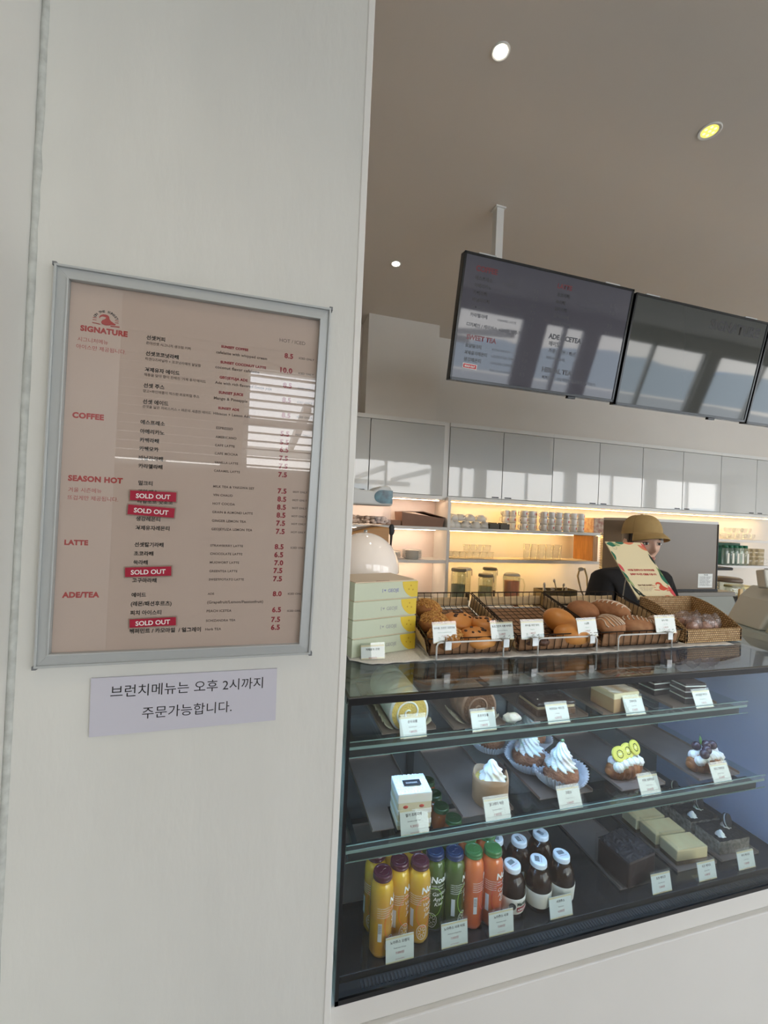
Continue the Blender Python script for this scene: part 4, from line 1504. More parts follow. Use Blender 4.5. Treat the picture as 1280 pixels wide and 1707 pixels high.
def cream_puff(x, y, label, first=None, rz=0):
    if first:
        return dup(first, (x, y, ZS2 + 0.0015), R(rz), label)
    t = thing('cream_puff', label, 'pastry', (x, y, ZS2 + 0.0015), 0, 'cream puffs in white paper cases')
    t.scale = (1.16, 1.16, 1.12)
    b = MB()
    b.ell((0, 0, 0.030), (0.040, 0.040, 0.030), 36, 20, fn=lambda d, p: p * (1 + 0.05 * mnoise.noise(d * 3.0) + 0.02 * mnoise.noise(d * 14)))
    b.build('choux', M_choux, t, smooth=True)
    swirl(MB(), 0.031, 0.058, (0, 0, 0.046), 10, 2.6, lean=(0.003, 0.002)).build('cream_peak', M_cream, t, smooth=True)
    MB().ell((0.002, 0, 0.106), (0.005, 0.004, 0.004), 12, 8).build('pistachio', mat('pistachio_crumb', S(120, 140, 96), rough=0.7, var=0.2, vscale=300), t, smooth=True)
    b = MB()
    N = 88
    rows = []
    for (rr, zz, a) in ((0.0, 0.0015, 0), (0.030, 0.0015, 0), (0.040, 0.006, 0.0012), (0.050, 0.020, 0.0022), (0.058, 0.036, 0.003)):
        rows.append([(rr + (a if k % 2 else -a), zz, 2 * PI * k / N) for k in range(N)])
    vr = []
    for j, row in enumerate(rows):
        if j == 0:
            vr.append([b._v((0, 0, 0.0015))])
        else:
            vr.append([b._v((r_ * math.cos(th) * (1 + 0.12 * math.cos(2 * th) * (j > 2)), r_ * math.sin(th), z_ + (0.006 * math.sin(2 * th + 1) if j > 3 else 0))) for r_, z_, th in row])
    for a_, c_ in zip(vr, vr[1:]):
        for k in range(N):
            k2 = (k + 1) % N
            b.face([a_[0], c_[k], c_[k2]] if len(a_) == 1 else [a_[k], a_[k2], c_[k2], c_[k]])
    b.build('paper_case', M_papercup, t)
    return t


cp = cream_puff(0.812, 0.988, 'nearest cream puff in a white fluted paper case on the middle shelf')
cream_puff(0.772, 1.074, 'second cream puff behind the nearest one on the middle shelf', cp, 70)
cream_puff(0.850, 1.180, 'third cream puff partly hidden under the top shelf rail', cp, 30)
cream_puff(0.712, 1.190, 'rear left cream puff peeping under the top shelf rail', cp, 140)


def croissant(t, L_=0.066):
    b = MB()
    pts, rad = [], []
    for k in range(29):
        f = k / 28
        a = (f - 0.5) * 2
        pts.append((a * L_, 0.012 * a * a * 1.0, 0.020 - 0.004 * a * a))
        rad.append(0.025 * math.sqrt(max(0.06, 1 - abs(a) ** 2.8)) * (1 + 0.20 * ((k % 4) / 3.0)))
    b.tube(pts, rad, 18)
    b.build('croissant', mat('croissant_crust', S(176, 112, 62), rough=0.5, color2=S(120, 66, 34), vscale=34, stretch=(4, 0.6, 0.6), bump=0.35, bscale=60), t, smooth=True)
    b = MB()
    for k in range(5):
        f = (k - 2) / 2
        b.ell((f * 0.044, -0.010, 0.040 - 0.006 * f * f), (0.015, 0.013, 0.013), 28, 14, fn=lambda d, p: p * (1 + 0.10 * math.cos(7 * math.atan2(d.y, d.x) + 6 * d.z)))
        b.ell((f * 0.044 + 0.008, 0.012, 0.043 - 0.006 * f * f), (0.016, 0.014, 0.015), 28, 14, fn=lambda d, p: p * (1 + 0.10 * math.cos(7 * math.atan2(d.y, d.x) + 6 * d.z)))
    b.build('cream', M_cream, t, smooth=True)


t = thing('kiwi_croissant', 'croissant topped with cream and three golden kiwi slices', 'pastry', (1.032, 0.988, ZS2 + 0.0015), R(10))
croissant(t)
M_kiwi = mat('golden_kiwi', S(226, 210, 84), rough=0.3, var=0.12, vscale=60)
M_kcore = mat('kiwi_core', S(236, 226, 150), rough=0.35)
for k, x in enumerate((-0.026, 0.004, 0.034)):
    M = Matrix.Translation((x * 1.1, 0.000, 0.064 + 0.003 * k)) @ Matrix.Rotation(R(62), 4, 'X') @ Matrix.Rotation(R(10 * (k - 1)), 4, 'Y')
    q = MB().lathe([(0, -0.003), (0.021, -0.003), (0.023, 0.0), (0.021, 0.003), (0, 0.003)], n=30, fn=lambda th, i, r, z: (r * (1 + 0.12 * math.cos(2 * th)), z), M=M).build('kiwi_slice', M_kiwi, t, smooth=False)
    MB().lathe([(0, 0.0032), (0.0045, 0.0032)], n=20, fn=lambda th, i, r, z: (r * (1 + 0.4 * math.cos(2 * th)), z), M=M).build('kiwi_core', M_kcore, q)
    b = MB()
    for j in range(14):
        a = 2 * PI * j / 14
        b.ell((M @ Vector((0.010 * math.cos(a), 0.0095 * math.sin(a), 0.0033))), (0.0016, 0.0016, 0.0012), 6, 4)
    b.build('seeds', M_ink, q)
t = thing('grape_croissant', 'croissant topped with cream, dark grapes and a mint leaf', 'pastry', (1.303, 0.962, ZS2 + 0.0015), R(6))
croissant(t)
for k, (x, y, z) in enumerate([(-0.034, -0.016, 0.056), (-0.014, -0.010, 0.062), (0.010, 0.006, 0.066), (0.034, 0.004, 0.062), (-0.020, 0.016, 0.062)]):
    MB().ell((x, y, z), (0.0135, 0.0120, 0.0125), 18, 12).build('grape', mat('dark_grape', S(62, 40, 56), rough=0.25, var=0.2, vscale=60), t, smooth=True)
b = MB()
b.grid(lambda u, v: Vector((-0.012 + (v - 0.5) * 0.013 * math.sin(PI * min(1, u + 0.06)), 0.008 + 0.004 * u, 0.070 + 0.028 * u - 0.004 * abs(v - 0.5))), 10, 6)
b.build('mint_leaf', mat('mint_green', S(70, 120, 60), rough=0.5), t, smooth=True, solid=0.0006)

# deck cakes
t = thing('dark_cake', 'dark chocolate cake in a clear wrap on the bottom deck', 'cake', (1.052, 0.994, ZD + 0.0015), R(8))
MB().box(-0.056, -0.050, 0.002, 0.056, 0.050, 0.075).build('cake_block', M_dkchoc, t, bevel=0.006)
b = MB()
b.grid(lambda u, v: Vector((-0.056 + 0.112 * u, -0.050 + 0.10 * v, 0.075 + 0.008 * abs(mnoise.noise(Vector((u * 8, v * 8, 1)))))), 30, 30)
b.build('shavings', mat('chocolate_shavings', S(44, 34, 32), rough=0.7), t)
MB().box(-0.060, -0.054, 0.0, 0.060, 0.054, 0.086).build('film', M_film, t)


def cheesecake(x, y, label, first=None):
    if first:
        return dup(first, (x, y, ZD + 0.0015), R(-3), label)
    t = thing('cheesecake', label, 'cake', (x, y, ZD + 0.0015), R(-3), 'cheesecake slabs on the bottom tray')
    MB().box(-0.056, -0.030, 0.0, 0.056, 0.030, 0.012).build('crust', mat('biscuit_crust', S(120, 92, 58), rough=0.8, var=0.3, vscale=120), t, bevel=0.002)
    MB().box(-0.056, -0.030, 0.012, 0.056, 0.030, 0.043).build('cheese_filling', mat('cheese_filling', S(252, 232, 178), rough=0.55, var=0.03, vscale=20), t, bevel=0.002)
    MB().box(-0.0555, -0.0295, 0.043, 0.0555, 0.0295, 0.0445).build('baked_top', mat('baked_top', S(240, 220, 164), rough=0.5, color2=S(232, 200, 140), vscale=18), t, bevel=0.001)
    b = MB()
    b.box(-0.058, -0.0318, 0, -0.0574, 0.0318, 0.058).box(-0.058, 0.0312, 0, 0.058, 0.0318, 0.056).box(-0.058, -0.0318, 0, 0.058, -0.0312, 0.050)
    b.build('film', M_film, t)
    return t


cc = cheesecake(1.276, 1.000, 'nearest cheesecake slab on the bottom tray')
cheesecake(1.271, 1.067, 'middle cheesecake slab on the bottom tray', cc)
cheesecake(1.266, 1.134, 'rear cheesecake slab on the bottom tray', cc)


def cookie_cake(x, y, label, first=None):
    if first:
        return dup(first, (x, y, ZD + 0.0015), R(-2), label)
    t = thing('cookie_cake', label, 'cake', (x, y, ZD + 0.0015), R(-2), 'cookie-topped grey cakes on the bottom tray')
    MB().box(-0.060, -0.040, 0.0, 0.060, 0.040, 0.040).build('cake_block', mat('cookies_and_cream', S(168, 160, 146), rough=0.7, color2=S(110, 102, 92), vscale=110), t, bevel=0.002)
    b = MB()
    b.grid(lambda u, v: Vector((-0.060 + 0.12 * u, -0.040 + 0.08 * v, 0.0405 + 0.006 * abs(mnoise.noise(Vector((u * 7, v * 5, 2)))))), 24, 18)
    b.build('cookie_crumbs', mat('black_cookie_crumbs', S(38, 34, 34), rough=0.8, var=0.3, vscale=200), t)
    b = MB()
    swirl(b, 0.013, 0.018, (-0.030, -0.018, 0.042), 7, 1.5, 8)
    swirl(b, 0.013, 0.018, (0.030, 0.012, 0.042), 7, 1.5, 8)
    b.build('cream_dab', M_cream, t, smooth=True)
    M = Matrix.Translation((0.032, 0.010, 0.062)) @ Matrix.Rotation(R(72), 4, 'X') @ Matrix.Rotation(R(20), 4, 'Y')
    b = MB()
    for z0, z1 in ((-0.006, -0.002), (0.002, 0.006)):
        b.lathe([(0, z0), (0.019, z0), (0.020, (z0 + z1) / 2), (0.019, z1), (0, z1)], n=26, M=M)
    ck = b.build('cookie', mat('black_cookie', S(36, 32, 32), rough=0.7), t)
    MB().lathe([(0, -0.002), (0.018, -0.002), (0.018, 0.002), (0, 0.002)], n=26, M=M).build('cookie_cream', M_cream, ck)
    MB().box(-0.0615, -0.0415, 0, 0.0615, -0.041, 0.046).build('film', M_film, t)
    return t


oc = cookie_cake(1.450, 1.012, 'nearest grey cake topped with black crumbs and a sandwich cookie')
cookie_cake(1.446, 1.100, 'middle grey cake topped with black crumbs and a sandwich cookie', oc)
cookie_cake(1.442, 1.188, 'rear grey cake topped with black crumbs and a sandwich cookie', oc)

# ------------------------------------------------------------------ lace runner on the case top
M_lace = mat('white_lace', S(232, 228, 220), rough=0.8, var=0.10, vscale=160, bump=0.5, bscale=260)
b = MB()


def lace(u, v):
    x = 0.235 + (1.545 - 0.235) * u
    y0 = 1.058 + 0.006 * math.sin(u * 9) + 0.002 * math.sin(u * 160)
    y = y0 + (1.385 - y0) * v
    z = ZT + 0.0022 + (0.0012 * mnoise.noise(Vector((u * 30, v * 8, 0))) if v > 0.02 else 0)
    if u < 0.04:
        y = y + (0.04 - u) * 1.0 * (1 - v)
    return Vector((x, y, z))


b.grid(lace, 200, 24)
tag(b.build('lace_runner', M_lace, None, smooth=True, solid=0.0014), 'white lace runner spread under the bread baskets', 'table runner')
CT = ZT + 0.0035     # where things on the runner stand

# ------------------------------------------------------------------ cookie gift boxes
M_box = mat('pale_green_box', S(214, 222, 196), rough=0.5)
M_boxtop = mat('cream_box_lid', S(226, 208, 182), rough=0.5)
M_yel = mat('yellow_biscuit_print', S(240, 208, 62), rough=0.5)
M_yeld = mat('mustard_dot', S(212, 168, 40), rough=0.5)
M_lil = mat('lilac_print', S(150, 156, 196), rough=0.5)
M_greyp = mat('grey_print', S(176, 178, 172), rough=0.5)


def gift_box(z, dx, label, first=None, rz=15.5, ink=None):
    loc = (0.341 + dx, 1.136, z)
    if first:
        return dup(first, loc, R(rz), label)
    t = thing('gift_box', label, 'box', loc, R(rz), 'stacked gift boxes')
    w, d, h = 0.205, 0.15, 0.0497
    MB().box(-w / 2, 0, 0, w / 2, d, h - 0.0028).build('box_body', M_box, t, bevel=0.0015)
    b = MB()
    b.box(-w / 2 + 0.004, 0.0035, h - 0.003, w / 2 - 0.002, d, h)
    b.build('lid', M_boxtop, t, bevel=0.0008)
    MB().box(-w / 2 - 0.0006, -0.0006, 0.0, -w / 2 + 0.0035, 0.02, h - 0.002).build('corner_flap', M_box, t, bevel=0.0006)
    b = MB()
    b.box(-0.035, 0.004, h, 0.008, 0.008, h + 0.0004)
    b.build('lid_slot', mat('brown_slot', S(150, 90, 66), rough=0.7), t)
    n = 20
    cx, cz, rr = w / 2 - 0.0005, h - 0.0036, 0.053
    arc = [(cx + rr * math.cos(a), cz + rr * 0.92 * math.sin(a)) for a in [R(180 + 90 * k / n) for k in range(n + 1)]]
    arc = [(max(x, -w / 2), max(zz, 0.0015)) for x, zz in arc]
    b = MB()
    b.ext([(cx, -0.0002, cz)] + [(x, -0.0002, zz) for x, zz in arc], (0, -0.0004, 0))
    y = b.build('biscuit_print', M_yel, t)
    b = MB()
    for px, pz in ((0.078, 0.034), (0.071, 0.024), (0.085, 0.022)):
        b.lathe([(0, 0.0), (0.0024, 0.0)], n=12, M=Matrix.Translation((px, -0.0008, pz)) @ Matrix.Rotation(R(90), 4, 'X'))
    b.build('dots', M_yeld, y)
    letters('lettering', [dict(body='I', x=-0.018, z=0.019, size=0.0145, bold=0.015), dict(body='GEOJE', x=0.001, z=0.019, width=0.036, size=1, bold=0.015)], ink or M_greyp, t, (0, -0.0007, 0))
    hpts = []
    for k in range(24):
        a = 2 * PI * k / 24
        hpts.append((-0.0085 + 0.00034 * 16 * math.sin(a) ** 3 * 0.62, -0.0007, 0.0245 + 0.00034 * 0.62 * (13 * math.cos(a) - 5 * math.cos(2 * a) - 2 * math.cos(3 * a) - math.cos(4 * a))))
    MB().poly(hpts).build('heart', ink or M_greyp, t)
    return t


g0 = gift_box(CT, 0.0, 'bottom gift box of the pale green stack, half covered by its price card')
gift_box(CT + 0.0500, -0.001, 'second gift box from the bottom of the pale green stack', g0)
gift_box(CT + 0.1000, -0.001, 'third gift box from the bottom of the pale green stack', g0, 15.8)
gift_box(CT + 0.1500, 0.001, 'topmost gift box of the pale green stack, lettered in lilac', None, 15.2, M_lil)
price_card(0.296, 1.092, CT, L('거제유자 만쥬', '', '30,000원'), 'price card leaning against the bottom gift box', h=0.036, w=0.064, tilt=12, rot=2)

# ------------------------------------------------------------------ wire bread baskets on tilted stands
M_liner = mat('kraft_liner_paper', S(196, 166, 122), rough=0.7, var=0.08, vscale=12, bump=0.2, bscale=24)
M_liner2 = mat('brown_liner_paper', S(158, 118, 84), rough=0.7, var=0.12, vscale=14, bump=0.25, bscale=24)
YF, YB = 1.072, 1.358        # front and back of the baskets
ZF0, ZF1, ZB0, ZB1 = 1.228, 1.274, 1.300, 1.345


def bz(y, top=False):
    f = (y - YF) / (YB - YF)
    return (ZF1 + (ZB1 - ZF1) * f) if top else (ZF0 + (ZB0 - ZF0) * f)


def basket(x0, x1, label, hx):
    cx = (x0 + x1) / 2
    t = thing('wire_basket', label, 'bread basket', (cx, YF, CT), 0, 'wire bread baskets on the case top')
    h = (x1 - x0) / 2
    o = Vector((cx, YF, CT))
    P = lambda x, y, z: Vector((x + cx, y, z)) - o
    inset = 0.010
    b = MB()
    rim = [P(-h, YF, ZF1), P(h, YF, ZF1), P(h, YB, ZB1), P(-h, YB, ZB1)]
    bot = [P(-h + inset, YF + 0.008, ZF0), P(h - inset, YF + 0.008, ZF0), P(h - inset, YB - 0.008, ZB0), P(-h + inset, YB - 0.008, ZB0)]
    b.tube(rim, 0.0021, 6, True)
    b.tube(bot, 0.0016, 6, True)
    for k in range(4):
        k2 = (k + 1) % 4
        n = 11 if k % 2 == 0 else 15
        for i in range(n):
            f = i / n
            p0 = bot[k].lerp(bot[k2], f)
            p1 = rim[k].lerp(rim[k2], f)
            b.tube([p0, p1], 0.0011, 5)
    for i in range(1, 11):
        f = i / 11
        b.tube([bot[0].lerp(bot[1], f), bot[3].lerp(bot[2], f)], 0.0009, 4)
    for i in range(1, 12):
        f = i / 12
        b.tube([bot[0].lerp(bot[3], f), bot[1].lerp(bot[2], f)], 0.0009, 4)
    b.build('wire_frame', M_wire, t)
    # paper liner: floor and the four turned-up sides
    b = MB()

    def floor(u, v):
        y = YF + 0.011 + (YB - YF - 0.022) * v
        return P(-h + 0.009 + (2 * h - 0.018) * u, y, bz(y) - 0.0022)
    b.grid(floor, 12, 12)
    b.build('liner_floor', M_liner2, t, smooth=True, solid=0.0008)
    b = MB()

    def side(k, top):
        def f(u, v):
            y = YF + 0.012 + (YB - YF - 0.024) * u
            x = k * (h - 0.004 + 0.008 * v)
            w = 0.0016 * mnoise.noise(Vector((u * 7 + k, v * 3, cx * 9)))
            return P(x + w, y, bz(y) + 0.002 + top * v * (1 + 0.12 * mnoise.noise(Vector((u * 4, k, cx * 5)))))
        return f
    b.grid(side(-1, 0.034), 20, 4).grid(side(1, 0.034), 20, 4)

    def back(u, v):
        return P(-h + 0.006 + (2 * h - 0.012) * u, YB - 0.003 + 0.006 * v, ZB0 + 0.001 + 0.028 * v * (1 + 0.15 * mnoise.noise(Vector((u * 5, cx * 3, 0)))))
    b.grid(back, 20, 4)
    b.build('liner_sides', M_liner, t, smooth=True, solid=0.0008)
    b = MB()
    b.grid(lambda u, v: P(-h + 0.013 + (2 * h - 0.026) * u, YF + 0.011 - 0.006 * v + 0.001 * math.sin(u * 50), ZF0 + 0.002 + 0.036 * v), 30, 4)
    b.build('liner_front', M_liner2, t, smooth=True, solid=0.0008)
    # white wire stand with a raised front hoop
    b = MB()
    a0, a1 = hx[0] - cx, hx[1] - cx
    yh = YF - 0.014
    hoop = [P(a0, yh + 0.03, CT + 0.002), P(a0, yh, CT + 0.002), P(a0, yh, 1.258), P(a0 + 0.004, yh, 1.2655), P(a0 + 0.012, yh, 1.268), P(a1 - 0.012, yh, 1.268), P(a1 - 0.004, yh, 1.2655), P(a1, yh, 1.258), P(a1, yh, CT + 0.002), P(a1, yh + 0.03, CT + 0.002)]
    b.tube(hoop, 0.0024, 8)
    for xx in (a0, a1):
        b.tube([P(xx, yh + 0.03, CT + 0.002), P(xx, YB - 0.03, CT + 0.002), P(xx, YB - 0.02, ZB0 - 0.006), P(xx, YF + 0.02, ZF0 - 0.0035)], 0.0020, 6)
    b.tube([P(a0, YB - 0.02, ZB0 - 0.006), P(a1, YB - 0.02, ZB0 - 0.006)], 0.002, 6)
    b.build('stand', M_wirewhite, t, smooth=True)
    return t


basket(0.441, 0.709, 'wire basket of crumb-topped and chocolate-chip breads beside the gift boxes', (0.462, 0.664))
basket(0.716, 1.002, 'middle wire basket with two glossy buns', (0.776, 0.980))
basket(1.009, 1.330, 'right wire basket of scored flour-dusted loaves', (1.060, 1.270))

price_card(0.492, 1.056, CT, L('아이올 크로칸 크로아상', 'Almond Croquant Croissant', '7,500원'), 'price card clipped before the crumb-topped breads', w=0.072, h=0.050, tilt=14, rot=6, clip=True)
price_card(0.668, 1.056, CT, L('초코크런치 식빵 바게트', 'Choco Crunch Baguette', '5,300원'), 'price card clipped at the right end of the first basket', w=0.074, h=0.050, tilt=14, rot=4, clip=True)
price_card(0.762, 1.056, CT, L('바이올 피칸 파이', 'Pecan Pie', '5,800원'), 'price card clipped at the left end of the middle basket', w=0.074, h=0.050, tilt=10, rot=0, clip=True)
price_card(0.958, 1.056, CT, L('소금빵', 'Salt Bread', '3,800원'), 'price card clipped before the two glossy buns', w=0.074, h=0.050, tilt=14, rot=5, clip=True)
price_card(1.256, 1.056, CT, L('유자 약과', 'Yuja Cookie', '3,000원'), 'price card clipped at the right end of the loaf basket', w=0.080, h=0.052, tilt=12, rot=0, clip=True)

# breads
M_crumb = mat('crumble_crust', S(222, 172, 98), rough=0.9, color2=S(178, 120, 58), vscale=120, bump=0.8, bscale=150)
M_bun = mat('golden_crust', S(226, 158, 84), rough=0.4, color2=S(206, 132, 60), vscale=9)
M_bread = mat('tan_crust', S(196, 136, 82), rough=0.6, color2=S(160, 100, 54), vscale=16, bump=0.15, bscale=60)
M_chip = mat('chocolate_chip', S(66, 38, 26), rough=0.5)
M_dust = mat('flour_dusted_crust', S(204, 152, 110), rough=0.8, color2=S(168, 116, 78), vscale=26, bump=0.2, bscale=60)
M_flour = mat('flour_stripes', S(226, 206, 184), rough=0.9)
BT = 'breads in the wire baskets'


def bread(name, x, y, r, m, label, rz=0, fn=None, lift=0.0):
    t = thing(name, label, 'bread', (x, y, bz(y) + 0.003 + lift), (R(13), 0, R(rz)), BT)
    o = MB().ell((0, 0, r[2] * 0.86), r, 36, 20, fn=fn).build('crust', m, t, smooth=True)
    return t, o


for k, (x, y, rz, lf, lb) in enumerate([(0.508, 1.112, 0, 0, 'crumb-topped bread at the front left of the first basket'), (0.498, 1.180, 40, 0.006, 'crumb-topped bread in the middle of the first basket'), (0.505, 1.250, 80, 0.012, 'crumb-topped bread farthest back in the first basket')]):
    t, o = bread('crumb_bread', x, y, (0.052, 0.042, 0.030), M_bread, lb, rz, lambda d, p: p * (1 + 0.08 * mnoise.noise(d * 2.5 + Vector((k, 0, 0)))), lf)
    b = MB()
    random.seed(20 + k)
    for j in range(330):
        a = random.uniform(0, 2 * PI)
        q = math.sqrt(random.uniform(0, 1)) * 0.97
        px, py = 0.052 * q * math.cos(a), 0.042 * q * math.sin(a)
        pz = 0.030 * 0.86 + 0.030 * math.sqrt(max(0, 1 - q * q)) + 0.0005
        s = random.uniform(0.0022, 0.0046)
        b.ell((px, py, pz), (s, s * random.uniform(0.7, 1.3), s * 0.9), 6, 4)
    b.build('crumble', M_crumb, t)['kind'] = 'stuff'
for k, (x, y, rz, lf, lb) in enumerate([(0.590, 1.195, 20, 0.004, 'chocolate-chip bread lying farthest back in the first basket'), (0.655, 1.150, 60, 0.010, 'chocolate-chip bread at the right of the first basket'), (0.610, 1.112, 0, 0.0, 'chocolate-chip bread at the front of the first basket')]):
    t, o = bread('chocolate_chip_bread', x, y, (0.056, 0.046, 0.026), M_bun, lb, rz, lambda d, p: p * (1 + 0.07 * mnoise.noise(d * 2.2 + Vector((k * 3, 0, 0)))), lf)
    b = MB()
    random.seed(60 + k)
    for j in range(11):
        a = random.uniform(0, 2 * PI)
        q = random.uniform(0.1, 0.75)
        px, py = 0.056 * q * math.cos(a), 0.046 * q * math.sin(a)
        b.ell((px, py, 0.026 * 0.86 + 0.026 * math.sqrt(1 - q * q)), (random.uniform(0.004, 0.008), random.uniform(0.004, 0.007), 0.0025), 10, 6)
    b.build('chips', M_chip, t, smooth=True)
bread('glossy_bun', 0.925, 1.165, (0.044, 0.056, 0.036), M_bun, 'upright glossy golden bun behind the other in the middle basket', 10, None, 0.006)
t, o = bread('glossy_bun', 0.930, 1.106, (0.062, 0.040, 0.030), M_bun, 'long glossy golden bun lying at the front of the middle basket', -4)
for k, (x, y) in enumerate([(0.762, 1.102), (0.815, 1.098)]):
    bread('chocolate_pastry', x, y, (0.030, 0.022, 0.016), mat('dark_pastry', S(92, 58, 38), rough=0.5, var=0.3, vscale=60, bump=0.4), ['small dark pastry half hidden behind the left card of the middle basket', 'small dark pastry at the middle of the basket front'][k], 30 * k)
bread('round_rye_bread', 1.075, 1.235, (0.055, 0.048, 0.034), mat('rye_crust', S(172, 116, 74), rough=0.7, var=0.25, vscale=30, bump=0.2), 'round brown bread at the back left of the right basket', 0, None, 0.002)
for k, (x, y, a, bb, rz, lf, lb) in enumerate([(1.170, 1.215, 0.072, 0.036, 105, 0.01, 'scored flour-dusted loaf standing toward the back of the right basket'), (1.092, 1.135, 0.056, 0.044, 20, 0.0, 'scored flour-dusted loaf at the left of the right basket'),
                                               (1.185, 1.115, 0.060, 0.038, 150, 0.004, 'scored flour-dusted loaf at the middle front of the right basket'), (1.275, 1.120, 0.042, 0.040, 10, 0.0, 'scored flour-dusted loaf at the right end of the right basket')]):
    t, o = bread('scored_loaf', x, y, (a, bb, 0.034), M_dust, lb, rz, lambda d, p: p * (1 + 0.05 * mnoise.noise(d * 2.2 + Vector((k * 5, 0, 0)))), lf)
    b = MB()
    n = 8
    for j in range(n):
        f = -0.78 + 1.56 * j / (n - 1)
        pts = []
        for i in range(15):
            g = -0.8 + 1.6 * i / 14
            ff = f + 0.10 * math.sin(g * 3)
            q2 = ff * ff + g * g * (1 - ff * ff) * 0.9
            pts.append((a * ff * 1.0, bb * g * math.sqrt(max(0.02, 1 - ff * ff)), 0.034 * 0.86 + 0.0348 * math.sqrt(max(0.0, 1 - q2))))
        b.tube(pts, 0.0022, 5)
    b.build('flour_stripes', M_flour, t, smooth=True)

# ------------------------------------------------------------------ rattan tray basket
def weave(name, axes):
    m = bpy.data.materials.new(name)
    m.use_nodes = True
    tr = m.node_tree
    bs = tr.nodes['Principled BSDF']
    bs.inputs['Roughness'].default_value = 0.6
    tc = tr.nodes.new('ShaderNodeTexCoord')
    sp = tr.nodes.new('ShaderNodeSeparateXYZ')
    cbn = tr.nodes.new('ShaderNodeCombineXYZ')
    tr.links.new(tc.outputs['Object'], sp.inputs[0])
    tr.links.new(sp.outputs[axes[0]], cbn.inputs[0])
    tr.links.new(sp.outputs[axes[1]], cbn.inputs[1])
    br_ = tr.nodes.new('ShaderNodeTexBrick')
    br_.offset = 0.5
    br_.inputs['Color1'].default_value = (*S(232, 198, 146), 1)
    br_.inputs['Color2'].default_value = (*S(204, 162, 108), 1)
    br_.inputs['Mortar'].default_value = (*S(104, 68, 40), 1)
    br_.inputs['Scale'].default_value = 1.0
    br_.inputs['Brick Width'].default_value = 0.0085
    br_.inputs['Row Height'].default_value = 0.0072
    br_.inputs['Mortar Size'].default_value = 0.0013
    br_.inputs['Mortar Smooth'].default_value = 0.6
    bp = tr.nodes.new('ShaderNodeBump')
    bp.inputs['Strength'].default_value = 0.9
    bp.inputs['Distance'].default_value = 0.002
    bp.invert = True
    tr.links.new(cbn.outputs[0], br_.inputs['Vector'])
    tr.links.new(br_.outputs['Color'], bs.inputs['Base Color'])
    tr.links.new(br_.outputs['Fac'], bp.inputs['Height'])
    tr.links.new(bp.outputs[0], bs.inputs['Normal'])
    return m


M_wx, M_wy, M_wz = weave('rattan_weave_front', ('X', 'Z')), weave('rattan_weave_side', ('Y', 'Z')), weave('rattan_weave_floor', ('X', 'Y'))
M_braid = mat('rattan_braid', S(196, 160, 108), rough=0.6, color2=S(120, 84, 48), vscale=240)
t = thing('rattan_basket', 'woven rattan basket with a low front holding bagged cookies', 'basket', (1.495, 1.090, CT))
W2, D2, HF, HB = 0.126, 0.185, 0.043, 0.118
MB().box(-W2, 0, 0.0, W2, 0.007, HF).build('front_panel', M_wx, t, bevel=0.002)
MB().box(-W2, D2 - 0.007, 0.0, W2, D2, HB).build('back_panel', M_wx, t, bevel=0.002)
MB().box(-W2, 0.006, 0.0, W2, D2 - 0.006, 0.005).build('floor_panel', M_wz, t)
SP = []
for i in range(15):
    f = i / 14
    SP.append((D2 * f, HF + (HB - HF) * (1 - (1 - f) ** 1.8 if f < 1 else 1)))
for sx in (-1, 1):
    x0 = sx * W2 if sx < 0 else W2 - 0.007
    b = MB()
    b.ext([(x0, 0, 0)] + [(x0, D2, 0)] + [(x0, y, z) for y, z in SP[::-1]], (0.007, 0, 0))
    b.build('side_panel', M_wy, t)


def braid(pts, r=0.0035):
    b = MB()
    for ph in (0, PI):
        q = []
        n = int(sum((Vector(pts[i + 1]) - Vector(pts[i])).length for i in range(len(pts) - 1)) / 0.0022)
        for i in range(n + 1):
            f = i / n * (len(pts) - 1)
            j = min(int(f), len(pts) - 2)
            p = Vector(pts[j]).lerp(Vector(pts[j + 1]), f - j)
            tdir = (Vector(pts[j + 1]) - Vector(pts[j])).normalized()
            u = tdir.orthogonal().normalized()
            w = tdir.cross(u)
            a = i * 0.85 + ph
            q.append(p + (u * math.cos(a) + w * math.sin(a)) * 0.0016)
        b.tube(q, r * 0.62, 5)
    return b


x = W2 - 0.0035
braid([(-x, 0.003, HF), (x, 0.003, HF)]).build('rim', M_braid, t, smooth=True)
braid([(-x, D2 - 0.003, HB), (x, D2 - 0.003, HB)]).build('rim', M_braid, t, smooth=True)
braid([(-x, y, z) for y, z in SP]).build('rim', M_braid, t, smooth=True)
braid([(x, y, z) for y, z in SP]).build('rim', M_braid, t, smooth=True)

# bagged cookies
M_bag = glass('cellophane', (0.96, 0.94, 0.94), 0.05, rough=0.12, haze=0.12, hcol=S(214, 200, 196))
M_ckie = mat('brown_cookie', S(190, 146, 120), rough=0.8, var=0.2, vscale=60, bump=0.3)
M_rib = mat('red_seal', S(206, 48, 56), rough=0.4)


